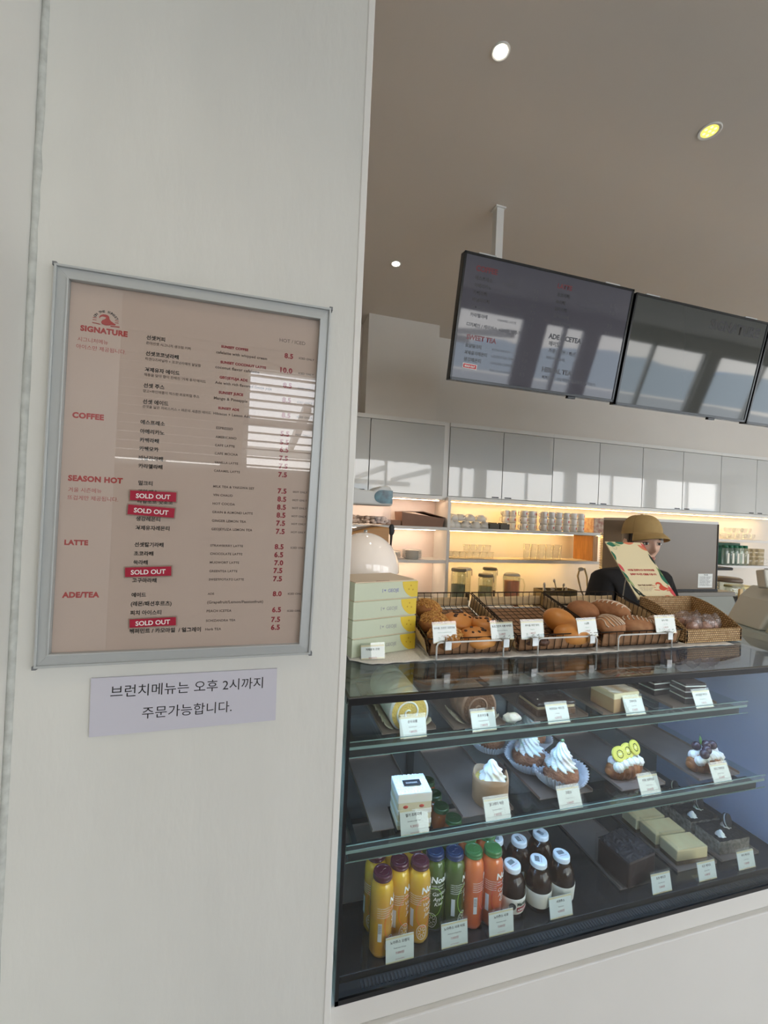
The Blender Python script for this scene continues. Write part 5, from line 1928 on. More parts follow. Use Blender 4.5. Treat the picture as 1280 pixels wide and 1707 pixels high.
def cookie_bag(x, y, rz, label, first=None):
    if first:
        return dup(first, (x, y, CT + 0.0055), (R(8), 0, R(rz)), label)
    t = thing('cookie_bag', label, 'cookie bag', (x, y, CT + 0.0055), (R(8), 0, R(rz)), 'cellophane cookie bags in the rattan basket')
    t.scale = (1.2, 1.2, 1.15)
    MB().ell((0, 0, 0.026), (0.022, 0.014, 0.024), 20, 12, fn=lambda d, p: p * (1 + 0.08 * mnoise.noise(d * 3))).build('cookie', M_ckie, t, smooth=True)

    def bg_(d, p):
        k = 1 + 0.10 * mnoise.noise(d * 4.0) + 0.05 * mnoise.noise(d * 11)
        p = p * k
        if p.z > 0.03:
            p.y *= 0.45
            p.x *= 1.05 + 0.05 * math.sin(p.x * 300)
        return p
    MB().ell((0, 0, 0.036), (0.029, 0.019, 0.038), 40, 26, fn=bg_).build('bag', M_bag, t, smooth=True)
    MB().ell((0.004, -0.0195, 0.018), (0.011, 0.003, 0.009), 16, 10).build('seal', M_rib, t, smooth=True)
    return t


cbg = cookie_bag(1.440, 1.130, 10, 'cellophane cookie bag at the front left of the rattan basket')
cookie_bag(1.488, 1.126, -14, 'cellophane cookie bag at the middle front of the rattan basket', cbg)
cookie_bag(1.535, 1.135, 16, 'cellophane cookie bag at the front right of the rattan basket', cbg)
cookie_bag(1.455, 1.180, -20, 'cellophane cookie bag at the back left of the rattan basket', cbg)
cookie_bag(1.515, 1.185, 30, 'cellophane cookie bag at the back right of the rattan basket', cbg)

# ------------------------------------------------------------------ leaning notice with tropical border
t = thing('counter_sign', 'cream leaning sign with green leaf border and a red bird behind the bread baskets', 'sign', (1.487, 1.300, 1.325), (R(-40), 0, 0))
SW, SH = 0.098, 0.272
M_signp = mat('cream_sign_paper', S(240, 226, 186), rough=0.45)
p = MB().box(-SW, 0, 0, SW, 0.003, SH).build('panel', M_signp, t)
MB().box(-SW - 0.003, 0.003, -0.003, SW + 0.003, 0.006, SH + 0.003).build('acrylic_back', M_acryl, t)
mg, ml, mr, mo = mat('leaf_green_print', S(44, 118, 92), rough=0.5), mat('pale_leaf_print', S(168, 190, 130), rough=0.5), mat('rose_print', S(222, 84, 92), rough=0.5), mat('coral_leaf_print', S(226, 132, 96), rough=0.5)
md = mat('dark_leaf_print', S(34, 52, 44), rough=0.5)


def leaf(b, x, z, ln, wd, ang):
    n = 8
    c, s = math.cos(R(ang)), math.sin(R(ang))
    pts = []
    for k in range(n + 1):
        f = k / n
        pts.append((ln * f, wd * math.sin(PI * f)))
    for k in range(n - 1, 0, -1):
        f = k / n
        pts.append((ln * f, -wd * math.sin(PI * f)))
    q = []
    for px, pz in pts:
        X_, Z_ = x + px * c - pz * s, z + px * s + pz * c
        q.append((min(SW, max(-SW, X_)), -0.0004, min(SH, max(0, Z_))))
    b.poly(q)


for m, spec in ((mg, [(-SW, 0.262, 0.05, 0.012, -8), (-SW + 0.004, 0.225, 0.05, 0.010, -95), (-SW, 0.13, 0.06, 0.010, -84), (SW - 0.004, 0.06, 0.06, 0.011, 98), (-0.05, SH - 0.004, 0.05, 0.009, 0), (SW - 0.012, 0.10, 0.05, 0.008, 70)]),
                (mo, [(-0.01, SH - 0.003, 0.06, 0.010, 0), (SW - 0.035, SH - 0.012, 0.05, 0.010, -40), (SW - 0.02, 0.006, 0.04, 0.006, 170)]),
                (mr, [(-SW + 0.003, 0.165, 0.045, 0.007, -80), (SW - 0.004, 0.0, 0.06, 0.011, 96), (SW - 0.012, SH, 0.04, 0.007, -70)]),
                (md, [(-SW + 0.006, 0.07, 0.06, 0.006, -78), (-SW + 0.016, 0.05, 0.05, 0.004, -60), (SW - 0.006, 0.215, 0.06, 0.006, -88), (-SW + 0.01, 0.03, 0.05, 0.005, -30)]),
                (ml, [(-SW + 0.002, 0.10, 0.05, 0.006, -70), (SW - 0.01, 0.15, 0.05, 0.006, -80), (-SW + 0.03, SH - 0.010, 0.04, 0.006, -15)])):
    for q in spec:
        b = MB()
        leaf(b, *q)
        b.build('leaf_print', m, p)
emblem_mesh(0.050, 0.050, 0.0013, p, mat('orange_red_print', S(216, 82, 58), rough=0.5), -0.0005, None, 'bird_print')
letters('lettering', [dict(body='사진을 촬영하시고 네이버리뷰를', x=-0.068, z=0.128, width=0.136, size=1, bold=0.04), dict(body='등록해 주시면 선물을 드립니다', x=-0.066, z=0.108, width=0.132, size=1, bold=0.04)], M_inkred, p, (0, -0.0005, 0))
letters('lettering', [dict(body='ON THE SUNSET', x=-0.060, z=0.058, width=0.072, size=1, bold=0.04)] + [dict(body='sunset cafe on the sea side', x=-0.060, z=0.048 - 0.006 * k, width=0.066 - 0.008 * k, size=1) for k in range(3)], mat('brown_ink', S(130, 84, 60), rough=0.6), p, (0, -0.0005, 0))
b = MB()
ringp = []
for k in range(16):
    a = 2 * PI * k / 16
    b.ell((-0.066 + 0.010 * math.cos(a), -0.0003, 0.243 + 0.010 * math.sin(a)), (0.0011, 0.0004, 0.0011), 6, 4)
b.build('dotted_ring', md, p)
t = thing('sign_stand', 'white wire easel holding up the leaning cream sign', 'sign stand', (1.487, 1.300, ZT))
b = MB()
for sx in (-1, 1):
    b.tube([(sx * 0.07, -0.004, 0.108), (sx * 0.07, -0.012, 0.100), (sx * 0.07, 0.0, 0.097), (sx * 0.07, 0.085, 0.200), (sx * 0.07, 0.10, 0.10), (sx * 0.07, 0.09, 0.003), (sx * 0.07, 0.0, 0.003), (sx * 0.07, 0.0, 0.097)], 0.0022, 6)
b.tube([(-0.07, 0.09, 0.003), (0.07, 0.09, 0.003)], 0.0022, 6)
sp_ = []
for k in range(40):
    a = k * 0.42
    sp_.append((-0.098 + 0.001 * k * 0.4 + (0.028 - 0.0005 * k) * math.cos(a), -0.002, 0.036 + (0.028 - 0.0005 * k) * math.sin(a)))
b.tube(sp_, 0.0018, 6)
b.build('wire_easel', M_wirewhite, t, smooth=True)

# ------------------------------------------------------------------ mushroom lamp behind the boxes
struct(MB().box(0.172, CY1 + 0.022, 0.0, 1.2, 1.98, ZT - 0.03).build('counter_side', M_white))
M_opal = mat('opal_white_gloss', S(248, 240, 232), rough=0.06, coat=0.6, emit=(1, 0.82, 0.66), estr=0.14)  # faint warm emission added to brighten the shade
t = thing('dome_lamp', 'glossy white dome table lamp behind the gift boxes', 'lamp', (0.352, 1.47, ZT - 0.03))
b = MB()
prof = [(0.0, 0.352), (0.003, 0.352)] + [(0.124 * math.sin(a), 0.222 + 0.130 * math.cos(a)) for a in [R(4 + 86 * k / 18) for k in range(19)]] + [(0.124, 0.216), (0.119, 0.214), (0.118, 0.222), (0.0, 0.33)]
b.lathe(prof, n=56)
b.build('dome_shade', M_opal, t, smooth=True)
MB().lathe([(0.0, 0.363), (0.006, 0.362), (0.007, 0.351), (0.0, 0.351)], n=20).build('finial', M_steel, t, smooth=True)
MB().lathe([(0.0, 0.0), (0.07, 0.0), (0.072, 0.01), (0.014, 0.018), (0.012, 0.32), (0.0, 0.325)], n=36).build('stem', M_blackmat, t, smooth=True)
MB().lathe([(0.105, 0.212), (0.112, 0.2145), (0.09, 0.216)], n=40).build('lower_ring', M_blackmat, t, smooth=True)

# ------------------------------------------------------------------ countertop dispenser left of the shelves
t = thing('bean_dispenser', 'white-lidded dispenser with a clear bin and tan base behind the dome lamp', 'dispenser', (0.405, 1.72, ZT - 0.03))
b = MB()
prof = [(-0.09, 0.455), (0.096, 0.455), (0.097, 0.512), (0.080, 0.535), (0.045, 0.532), (0.012, 0.512), (-0.04, 0.515), (-0.09, 0.530)]
b.ext([(x, -0.075, z) for x, z in prof], (0, 0.15, 0))
b.build('lid', mat('pale_grey_plastic', S(206, 208, 206), rough=0.3), t, bevel=0.008, seg=3)
b = MB()
b.ext([(0.094, -0.0765, 0.464), (0.094, -0.0765, 0.516)] + [(0.052 - 0.034 * math.sin(a), -0.0765, 0.490 + 0.027 * math.cos(a)) for a in [PI * k / 16 for k in range(17)]], (0, 0.002, 0))
b.build('window', mat('dark_teal_window', S(70, 116, 126), rough=0.12, color2=S(20, 44, 52), vscale=30), t)
b = MB()
b.box(0.0972, -0.05, 0.464, 0.0985, 0.05, 0.515)
b.build('side_window', mat('dark_teal_window', (0, 0, 0)), t)
MB().box(-0.09, -0.07, 0.374, 0.095, 0.07, 0.455).build('clear_bin', M_film, t, bevel=0.01)
b = MB()
random.seed(4)
for k in range(130):
    x, y = random.uniform(-0.078, 0.083), random.uniform(-0.058, 0.058)
    b.ell((x, y, 0.384 + random.uniform(0, 0.022)), (0.010, 0.007, 0.007), 8, 5)
b.build('contents', mat('pale_almond', S(226, 196, 172), rough=0.6), t, smooth=True)['kind'] = 'stuff'
b = MB()
b.ext([(-0.10, -0.08, 0.0), (0.086, -0.08, 0.0), (0.086, -0.08, 0.368), (0.05, -0.08, 0.371), (0.0, -0.08, 0.364), (-0.06, -0.08, 0.348), (-0.10, -0.08, 0.33)], (0, 0.16, 0))
b.build('base', mat('tan_wood', S(176, 128, 70), rough=0.4, var=0.15, vscale=6, stretch=(1, 1, 8)), t, bevel=0.006)
t = thing('black_ladle', 'black ladle hanging by the tan dispenser', 'ladle', (0.505, 1.66, 1.44))
b = MB()
b.ell((0, 0, 0.105), (0.013, 0.006, 0.024), 18, 12)
b.tube([(0, 0, 0.085), (0, 0.002, 0.04), (0.002, 0.004, -0.17)], [0.006, 0.004, 0.004], 8)
b.build('ladle', M_blackmat, t, smooth=True)

# ------------------------------------------------------------------ payment terminal at the right end
t = thing('payment_terminal', 'pale grey payment terminal with a slanted body at the right end of the counter', 'payment terminal', (2.10, 1.33, ZT - 0.03), R(-20))
struct(MB().box(1.862, CY0 + 0.002, 0.587, 2.6, CY1 + 0.02, ZT - 0.03).build('counter_right', mat('greenish_glass_top', S(176, 186, 182), rough=0.12)))
M_pos = mat('ivory_plastic', S(222, 220, 208), rough=0.4)
b = MB()
b.ext([(-0.06, -0.06, 0.0), (0.16, -0.06, 0.0), (0.16, -0.06, 0.16), (0.05, -0.06, 0.17), (0.0, -0.06, 0.12)], (0, 0.2, 0))
b.build('body', M_pos, t, bevel=0.010, seg=3)
b = MB()
b.ext([(-0.055, -0.13, 0.0), (0.0, -0.13, 0.0), (0.11, -0.13, 0.20), (0.075, -0.13, 0.215)], (0, 0.05, 0))
b.build('customer_display', mat('ivory_slab', S(206, 202, 184), rough=0.35), t, bevel=0.004)
b = MB()
b.ell((0.10, -0.17, 0.035), (0.09, 0.05, 0.025), 28, 16)
b.build('card_reader', M_pos, t, smooth=True)
b = MB()
b.box(0.0, -0.05, 0.17, 0.18, 0.0, 0.25, Matrix.Rotation(R(-12), 4, 'X'))
b.build('screen', M_pos, t, bevel=0.006)

# ------------------------------------------------------------------ things on the back shelves
ZU = 1.5265      # upper shelf top
ZM = 1.2515      # middle shelf top (long)
ZP = 1.2415      # plate shelf top
M_china = mat('white_china', S(240, 236, 228), rough=0.12, coat=0.4)
M_cardb = mat('brown_cardboard', S(150, 116, 98), rough=0.8, var=0.06, vscale=20)

t = thing('cardboard_carton', 'open brown cardboard carton with sloping flaps on the short upper shelf', 'carton', (1.30, 3.53, ZU))
b = MB()
b.hexa([(-0.16, -0.09, 0), (0.21, -0.09, 0), (0.21, 0.10, 0), (-0.16, 0.10, 0), (-0.17, -0.10, 0.115), (0.22, -0.10, 0.075), (0.22, 0.11, 0.075), (-0.17, 0.11, 0.115)])
b.build('box_body', M_cardb, t)
b = MB()
b.hexa([(-0.17, -0.10, 0.116), (0.02, -0.10, 0.121), (0.02, 0.11, 0.121), (-0.17, 0.11, 0.116), (-0.17, -0.10, 0.120), (0.02, -0.10, 0.128), (0.02, 0.11, 0.128), (-0.17, 0.11, 0.120)])
b.hexa([(0.021, -0.10, 0.121), (0.225, -0.11, 0.078), (0.225, 0.11, 0.078), (0.021, 0.11, 0.121), (0.021, -0.10, 0.128), (0.226, -0.11, 0.083), (0.226, 0.11, 0.083), (0.021, 0.11, 0.128)])
b.build('flap', mat('brown_cardboard_flap', S(128, 96, 80), rough=0.8), t)
tag(MB().box(-0.06, -0.08, 0, 0.06, 0.08, 0.045).build('cardboard_tray', M_cardb, None, loc=(1.065, 3.52, ZU), bevel=0.002), 'low brown cardboard tray left of the open carton', 'tray')

# upturned cups
t = thing('tea_cup', 'x', 'cup', (0, 0, 0), 0, 'upturned white cups on the upper shelf')
MB().lathe([(0.0, 0.060), (0.026, 0.060), (0.028, 0.058), (0.029, 0.054), (0.040, 0.046), (0.047, 0.028), (0.050, 0.0), (0.047, 0.0), (0.044, 0.028), (0.036, 0.044), (0.0, 0.052)], n=32).build('bowl', M_china, t, smooth=True)
MB().tube([(0.045, 0, 0.036), (0.060, 0, 0.044), (0.072, 0, 0.036), (0.070, 0, 0.018), (0.058, 0, 0.010), (0.048, 0, 0.012)], 0.0045, 8).build('handle', M_china, t, smooth=True)
pos = [(1.66, 3.50, 0), (1.745, 3.47, 0), (1.845, 3.475, 0), (1.945, 3.49, 0), (1.605, 3.49, 0), (1.70, 3.49, 1), (1.79, 3.48, 1), (1.895, 3.485, 1), (1.635, 3.50, 1)]
lab = ['second upturned white cup from the left in the bottom row', 'middle upturned white cup in the bottom row', 'fourth upturned white cup in the bottom row', 'rightmost upturned white cup in the bottom row, handle outward',
       'leftmost upturned white cup in the bottom row', 'second upturned white cup in the upper row', 'third upturned white cup in the upper row', 'rightmost upturned white cup in the upper row', 'leftmost upturned white cup in the upper row']
for k, (x, y, l) in enumerate(pos):
    rz = R([20, -70, -60, -10, 60, -75, -40, 10, -120][k])
    if k == 0:
        t.location = (x, y, ZU)
        t.rotation_euler = (0, 0, rz)
        t['label'] = lab[0]
    else:
        dup(t, (x, y, ZU + 0.061 * l), rz, lab[k])

# two dark boxes
for k, (x, w) in enumerate([(2.005, 0.05), (2.11, 0.05)]):
    t = thing('dark_canister_box', ['left', 'right'][k] + ' small dark grey box between the cups and the mug stacks', 'box', (x, 3.46, ZU), R(4))
    MB().box(-w, -0.04, 0, w, 0.04, 0.048).build('box_body', mat('dark_grey_plastic', S(84, 78, 66), rough=0.4), t, bevel=0.003)
    MB().box(-w * 0.6, -0.03, 0.048, w * 0.6, 0.03, 0.058).build('lid', mat('dark_grey_lid', S(60, 56, 48), rough=0.4), t, bevel=0.002)

# mug stacks
t = thing('mug', 'x', 'mug', (0, 0, 0), 0, 'white mugs stacked three high on the upper shelf')
m_ = MB().lathe([(0.0, 0.0), (0.026, 0.0), (0.032, 0.004), (0.0345, 0.014), (0.0345, 0.056), (0.0335, 0.060), (0.0315, 0.060), (0.0315, 0.012), (0.0, 0.008)], n=32).build('cup', M_china, t, smooth=True)
MB().tube([(-0.033, 0, 0.048), (-0.048, 0, 0.047), (-0.053, 0, 0.032), (-0.047, 0, 0.016), (-0.033, 0, 0.014)], 0.0045, 8).build('handle', M_china, t, smooth=True)
b = MB()
ring(b, 0.55, 0.034, 0.009, 0.010, 0.004, 0.0348, 16, True)
patch(b, 0.25, 0.95, 0.020, 0.023, 0.0348, 4)
b.build('red_print', mat('red_mug_print', S(206, 92, 84), rough=0.5), m_)
tiers = ['bottom', 'middle', 'top']
ordin = ['first', 'second', 'third', 'fourth', 'fifth', 'sixth', 'seventh', 'eighth', 'ninth', 'tenth', 'eleventh']
stacks = [(2.20, 3.56), (2.255, 3.53), (2.33, 3.46), (2.412, 3.46), (2.475, 3.52), (2.545, 3.46), (2.628, 3.46), (2.710, 3.46), (2.795, 3.46), (2.878, 3.46), (2.962, 3.46)]
first = True
for k, (x, y) in enumerate(stacks):
    for j in range(3):
        lb = 'white mug with red print, %s of the %s stack from the left' % (tiers[j], ordin[k])
        z = ZU + 0.0602 * j
        rz = R(random.uniform(-25, 10))
        if first:
            t.location = (x, y, z)
            t.rotation_euler = (0, 0, rz)
            t['label'] = lb
            first = False
        else:
            dup(t, (x, y, z), rz, lb)

# patterned carton beyond the mugs
t = thing('patterned_box', 'flat patterned cardboard box at the right end of the mug shelf', 'box', (3.29, 3.52, ZU))
MB().box(-0.19, -0.08, 0, 0.21, 0.08, 0.145).build('box_body', mat('patterned_card', S(214, 196, 172), rough=0.7, color2=S(176, 126, 110), vscale=26), t, bevel=0.002)

# metal lid stacks
M_lid = mat('shiny_lid_steel', S(214, 206, 190), rough=0.15, metal=1.0)


def lid_stack(x, y, z, n, label):
    t = thing('lid_tower', label, 'stack of lids', (x, y, z), 0, 'towers of shiny metal lids')
    prof = []
    for k in range(n):
        prof += [(0.046, 0.021 * k), (0.052, 0.021 * k + 0.004), (0.052, 0.021 * k + 0.009), (0.046, 0.021 * k + 0.013)]
    b = MB()
    b.lathe([(0, 0)] + prof + [(0, 0.021 * n)], n=28)
    b.build('lids', M_lid, t, smooth=False)
    return t


lid_stack(2.86, 3.02, 0.872, 32, 'tall tower of shiny metal lids left of the person, ending at the sign')
lid_stack(3.02, 3.06, 0.872, 35, 'taller tower of shiny metal lids nearest the cap')

# plates
t = thing('plate', 'x', 'plate')
MB().lathe([(0.0, 0.003), (0.050, 0.003), (0.052, 0.0), (0.056, 0.0), (0.060, 0.004), (0.085, 0.011), (0.087, 0.0125), (0.085, 0.0135), (0.058, 0.0075), (0.0, 0.006)], n=40).build('dish', M_china, t, smooth=True)
first = True
for (cx, cy, n, nm) in ((1.258, 3.50, 8, 'tall plate stack'), (1.075, 3.52, 6, 'shorter plate stack')):
    for k in range(n):
        lb = 'white plate, %s of the %s on the lower shelf' % (('bottom one' if k == 0 else 'top one' if k == n - 1 else 'number %d from the bottom' % (k + 1)), nm)
        loc = (cx + random.uniform(-0.002, 0.002), cy, ZP + 0.0092 * k)
        if first:
            t.location = loc
            tag(t, lb, 'plate', 'stacked white plates')
            first = False
        else:
            dup(t, loc, 0, lb)
for k in range(3):
    dup(t, (1.18, 3.20, 0.871 + 0.020 * k), 0, ['bottom', 'middle', 'top'][k] + ' large white plate stacked behind the first wire basket', 'large plates on the back counter', scale=(1.25, 1.25, 1.6))

# glassware
M_gw = glass('drinking_glass', (0.975, 0.985, 0.98), 0.08)


def tumbler(name, r0, r1, h):
    t = thing(name, 'x', 'glass')
    MB().lathe([(0, 0.0), (r0, 0.0), (r1, h), (r1 - 0.003, h), (r0 - 0.003, 0.012), (0, 0.010)], n=32).build('glass_body', M_gw, t, smooth=True)
    MB().lathe([(r1, h - 0.001), (r1 + 0.0003, h + 0.0006), (r1 - 0.003, h + 0.0006), (r1 - 0.003, h - 0.001)], n=32).build('rim', glass('glass_rim', (0.8, 0.82, 0.82), 0.25), t, smooth=True)
    return t


t = tumbler('tall_tumbler', 0.034, 0.040, 0.145)
for k, x in enumerate((2.375, 2.455, 2.535, 2.62, 2.70)):
    lb = ordin[k] + ' tall clear tumbler from the left on the middle shelf'
    if k == 0:
        t.location = (x, 3.45, ZM)
        tag(t, lb, 'glass', 'tall tumblers on the middle shelf')
    else:
        dup(t, (x, 3.45 + 0.01 * (k % 2), ZM), 0, lb)
t = tumbler('small_glass', 0.027, 0.033, 0.062)
k = 0
for row, n in ((0, 5), (1, 4)):
    for i in range(n):
        x = 1.725 + 0.068 * i + 0.034 * row
        lb = '%s small clear glass of the %s row on the middle shelf' % (ordin[i], ['lower', 'upper'][row])
        loc = (x, 3.46, ZM + 0.0635 * row)
        if k == 0:
            t.location = loc
            tag(t, lb, 'glass', 'small clear glasses piled on the middle shelf')
        else:
            dup(t, loc, 0, lb)
        k += 1
for i in range(2):
    dup(t, (1.60 + 0.068 * i, 3.47, ZM), 0, ['left', 'right'][i] + ' small glass standing alone by the shelf partition', 'small glasses by the partition')
tag(MB().grid(lambda u, v: Vector((-0.75 + 1.5 * u, -0.13 + 0.2 * v, 0.004 + 0.010 * abs(mnoise.noise(Vector((u * 9, v * 3, 0)))))), 80, 12).build('shelf_cloth', mat('cream_cloth', S(228, 214, 192), rough=0.9), None, smooth=True, solid=0.002, loc=(2.36, 3.545, ZM - 0.0035)), 'crumpled cream cloth lining the middle shelf', 'cloth')

# canisters and pitchers on the back counter
CZ = 0.871
M_clear = glass('clear_plastic', (0.93, 0.94, 0.90), 0.06)


def canister(x, y, r, h, fill, fm, label, lidm, knob=True):
    t = thing('storage_jar', label, 'jar', (x, y, CZ))
    MB().lathe([(0, 0), (r, 0), (r, h - 0.02), (r - 0.006, h), (r - 0.010, h), (r - 0.004, h - 0.022), (r - 0.004, 0.006), (0, 0.006)], n=32).build('jar_body', M_clear, t, smooth=True)
    if fill:
        MB().lathe([(0, 0.007), (r - 0.005, 0.007), (r - 0.005, fill), (0, fill + 0.004)], n=28).build('contents', fm, t, smooth=True)
    l = MB().lathe([(0, h + 0.022), (r - 0.004, h + 0.022), (r, h + 0.018), (r + 0.002, h), (r - 0.006, h - 0.003), (0, h - 0.003)], n=32).build('lid', lidm, t, smooth=True)
    if knob:
        MB().tube([(r * 0.8, 0, h + 0.015), (r * 1.25, 0, h + 0.005), (r * 1.25, 0, h - 0.05)], 0.004, 6).build('clasp', M_steel, l, smooth=True)
    return t


M_lidg = mat('olive_grey_lid', S(120, 112, 92), rough=0.35)
canister(1.55, 3.17, 0.060, 0.31, 0.20, mat('grey_green_powder', S(128, 132, 104), rough=0.9), 'clear jar of grey-green powder with a dark clamp lid, leftmost on the back counter', M_lidg)
canister(1.78, 3.14, 0.060, 0.27, 0.19, mat('pale_tea_leaf', S(206, 196, 150), rough=0.9, var=0.2, vscale=90), 'clear jar of pale leaves in front of the others on the back counter', M_lidg)
canister(1.68, 3.33, 0.058, 0.30, 0.10, mat('dark_syrup', S(58, 38, 28), rough=0.3), 'clear jar with a dark layer at the bottom behind the pale leaf jar', mat('cream_lid', S(228, 220, 196), rough=0.4))
canister(1.93, 3.34, 0.060, 0.30, 0.12, mat('brown_tea', S(84, 52, 38), rough=0.4), 'clear jar of brown tea behind the pink pitcher', M_lidg)
t = thing('pink_pitcher', 'clear pitcher of pink drink with a spout and handle on the back counter', 'pitcher', (2.03, 3.15, CZ))
b = MB()
b.lathe([(0, 0), (0.060, 0), (0.064, 0.01), (0.068, 0.27), (0.066, 0.28), (0.062, 0.27), (0.058, 0.012), (0, 0.012)], n=32, fn=lambda th, i, r, z: (r * (1 + (0.18 * max(0, math.cos(th - PI)) ** 8 if z > 0.2 else 0)), z))
b.build('pitcher_body', M_clear, t, smooth=True)
MB().lathe([(0, 0.013), (0.0575, 0.013), (0.062, 0.235), (0, 0.236)], n=28).build('drink', mat('pink_drink', S(232, 150, 118), rough=0.3), t, smooth=True)
MB().tube([(0.066, 0, 0.25), (0.105, 0, 0.25), (0.125, 0, 0.20), (0.115, 0, 0.09), (0.07, 0, 0.06)], 0.006, 8).build('handle', M_clear, t, smooth=True)
b = MB()
b.lathe([(0, 0.30), (0.05, 0.30), (0.066, 0.285), (0.066, 0.278), (0, 0.278)], n=28)
b.build('lid', mat('clear_lid', S(220, 208, 184), rough=0.25), t, smooth=True)
tag(MB().grid(lambda u, v: Vector((-0.09 + 0.18 * u, -0.05 + 0.1 * v, 0.045 + 0.05 * mnoise.noise(Vector((u * 6, v * 6, 3))) + 0.05 * math.sin(PI * u))), 24, 16).build('crumpled_wrap', glass('cloudy_wrap', (0.9, 0.86, 0.8), 0.08, 0.2, 0.35, S(232, 206, 176)), None, smooth=True, loc=(2.19, 3.18, CZ - 0.02)), 'crumpled clear wrap right of the pink pitcher', 'plastic wrap')

# utensil rack
t = thing('utensil_rack', 'metal rack full of upright utensils on the back counter', 'utensil rack', (2.47, 3.16, CZ))
b = MB()
for (x0, y0, x1, y1) in ((-0.17, -0.07, 0.17, -0.067), (-0.17, 0.067, 0.17, 0.07), (-0.17, -0.07, -0.167, 0.07), (0.167, -0.07, 0.17, 0.07)):
    b.box(x0, y0, 0, x1, y1, 0.16)
b.build('rack', mat('grey_brown_steel', S(140, 128, 104), rough=0.3, metal=0.6), t)
for k, (x, a, ln) in enumerate([(-0.12, 2, 0.20), (-0.085, -6, 0.14), (-0.05, 12, 0.15), (-0.01, -10, 0.16), (0.03, 16, 0.20), (0.06, -18, 0.24), (0.09, 8, 0.16), (0.12, -4, 0.14), (0.14, 12, 0.13)]):
    u = thing('utensil', '%s steel utensil from the left standing in the metal rack' % ordin[k], 'utensil', (2.47 + x, 3.16, CZ + 0.003), (0, R(a), 0), 'utensils in the metal rack')
    b = MB()
    b.tube([(0, 0, 0), (0, 0, ln)], 0.005 if k % 3 else 0.010, 8)
    b.build('handle', M_steel if k != 5 else mat('steel_tongs', S(170, 160, 140), rough=0.3, metal=0.9), u, smooth=True)
    MB().ell((0, 0, ln), (0.012, 0.006, 0.016), 12, 8).build('tip', M_steel, u, smooth=True)
# hose sprayer
t = thing('rinse_hose', 'pale looped rinse hose hanging beside the utensil rack', 'hose', (2.78, 3.20, CZ))
MB().tube([(-0.03, 0, 0.20), (-0.05, 0, 0.27), (-0.03, 0, 0.335), (0.02, 0, 0.335), (0.05, 0, 0.26), (0.06, 0, 0.16), (0.09, 0, 0.06), (0.13, 0, 0.02)], 0.008, 8).build('hose', mat('cream_hose', S(222, 206, 164), rough=0.5), t, smooth=True)
MB().tube([(-0.03, 0, 0.20), (0.0, 0, 0.12), (0.05, 0, 0.06), (0.10, 0, 0.02)], 0.006, 8).build('tube', mat('grey_tube', S(150, 140, 112), rough=0.5), t, smooth=True)
MB().ell((-0.02, -0.002, 0.33), (0.03, 0.014, 0.018), 16, 10).build('spray_head', M_white, t, smooth=True)
t = thing('syrup_pump', 'clear syrup bottle with a dark pump behind the person\'s arm', 'bottle', (2.92, 2.92, CZ))
MB().lathe([(0, 0), (0.036, 0), (0.038, 0.01), (0.038, 0.20), (0.018, 0.24), (0.018, 0.26), (0, 0.26)], n=24).build('bottle', M_clear, t, smooth=True)
MB().lathe([(0, 0.26), (0.024, 0.26), (0.024, 0.30), (0.010, 0.31), (0.009, 0.36), (0, 0.36)], n=20).build('pump', M_blackmat, t, smooth=True)
MB().tube([(0, 0, 0.355), (-0.07, 0, 0.352)], 0.007, 8).build('nozzle', M_blackmat, t, smooth=True)
struct(MB().box(0.3, 2.86, 0.83, 3.3, 3.05, 0.87).build('counter_back_front', M_white, bevel=0.003))

# right-hand shelves
t = thing('glass_cup', 'x', 'glass cup')
MB().lathe([(0, 0), (0.030, 0.0), (0.046, 0.02), (0.052, 0.045), (0.050, 0.062), (0.048, 0.062), (0.048, 0.045), (0.040, 0.02), (0, 0.006)], n=28).build('glass_body', M_gw, t, smooth=True)
MB().tube([(0.050, 0, 0.05), (0.072, 0, 0.052), (0.078, 0, 0.035), (0.062, 0, 0.020), (0.046, 0, 0.022)], 0.004, 8).build('handle', M_gw, t, smooth=True)
k = 0
for row, n in ((0, 4), (1, 3)):
    for i in range(n):
        loc = (4.88 + 0.12 * i + 0.06 * row, 3.48, 1.5125 + 0.063 * row)
        lb = '%s round glass cup of the %s row on the right-hand shelf' % (ordin[i], ['lower', 'upper'][row])
        if k == 0:
            t.location = loc
            tag(t, lb, 'glass cup', 'round glass cups on the right-hand shelf')
        else:
            dup(t, loc, R(30 * k), lb)
        k += 1
M_gbot = glass('bottle_clear', (0.86, 0.93, 0.90), 0.08, 0, 0.10, S(220, 230, 226))
t = thing('water_bottle', 'x', 'bottle')
MB().lathe([(0, 0), (0.032, 0), (0.034, 0.006), (0.034, 0.15), (0.026, 0.175), (0.024, 0.19), (0, 0.19)], n=28).build('bottle', M_gbot, t, smooth=True)
MB().lathe([(0, 0.215), (0.022, 0.215), (0.026, 0.21), (0.026, 0.186), (0, 0.186)], n=24).build('cap', mat('green_bottle_cap', S(34, 110, 80), rough=0.35), t, smooth=True)
MB().box(-0.014, -0.0362, 0.02, 0.014, -0.0345, 0.13).build('print_strip', M_lwhite, t)
for k in range(5):
    loc = (4.83 + 0.072 * k, 3.44, 1.2325)
    lb = ordin[k] + ' clear green-capped bottle from the left on the right-hand shelf'
    if k == 0:
        t.location = loc
        tag(t, lb, 'bottle', 'green-capped bottles on the right-hand shelf')
    else:
        dup(t, loc, 0, lb)
t = thing('green_pack', 'dark green printed pack behind the green-capped bottles', 'package', (4.98, 3.56, 1.2325))
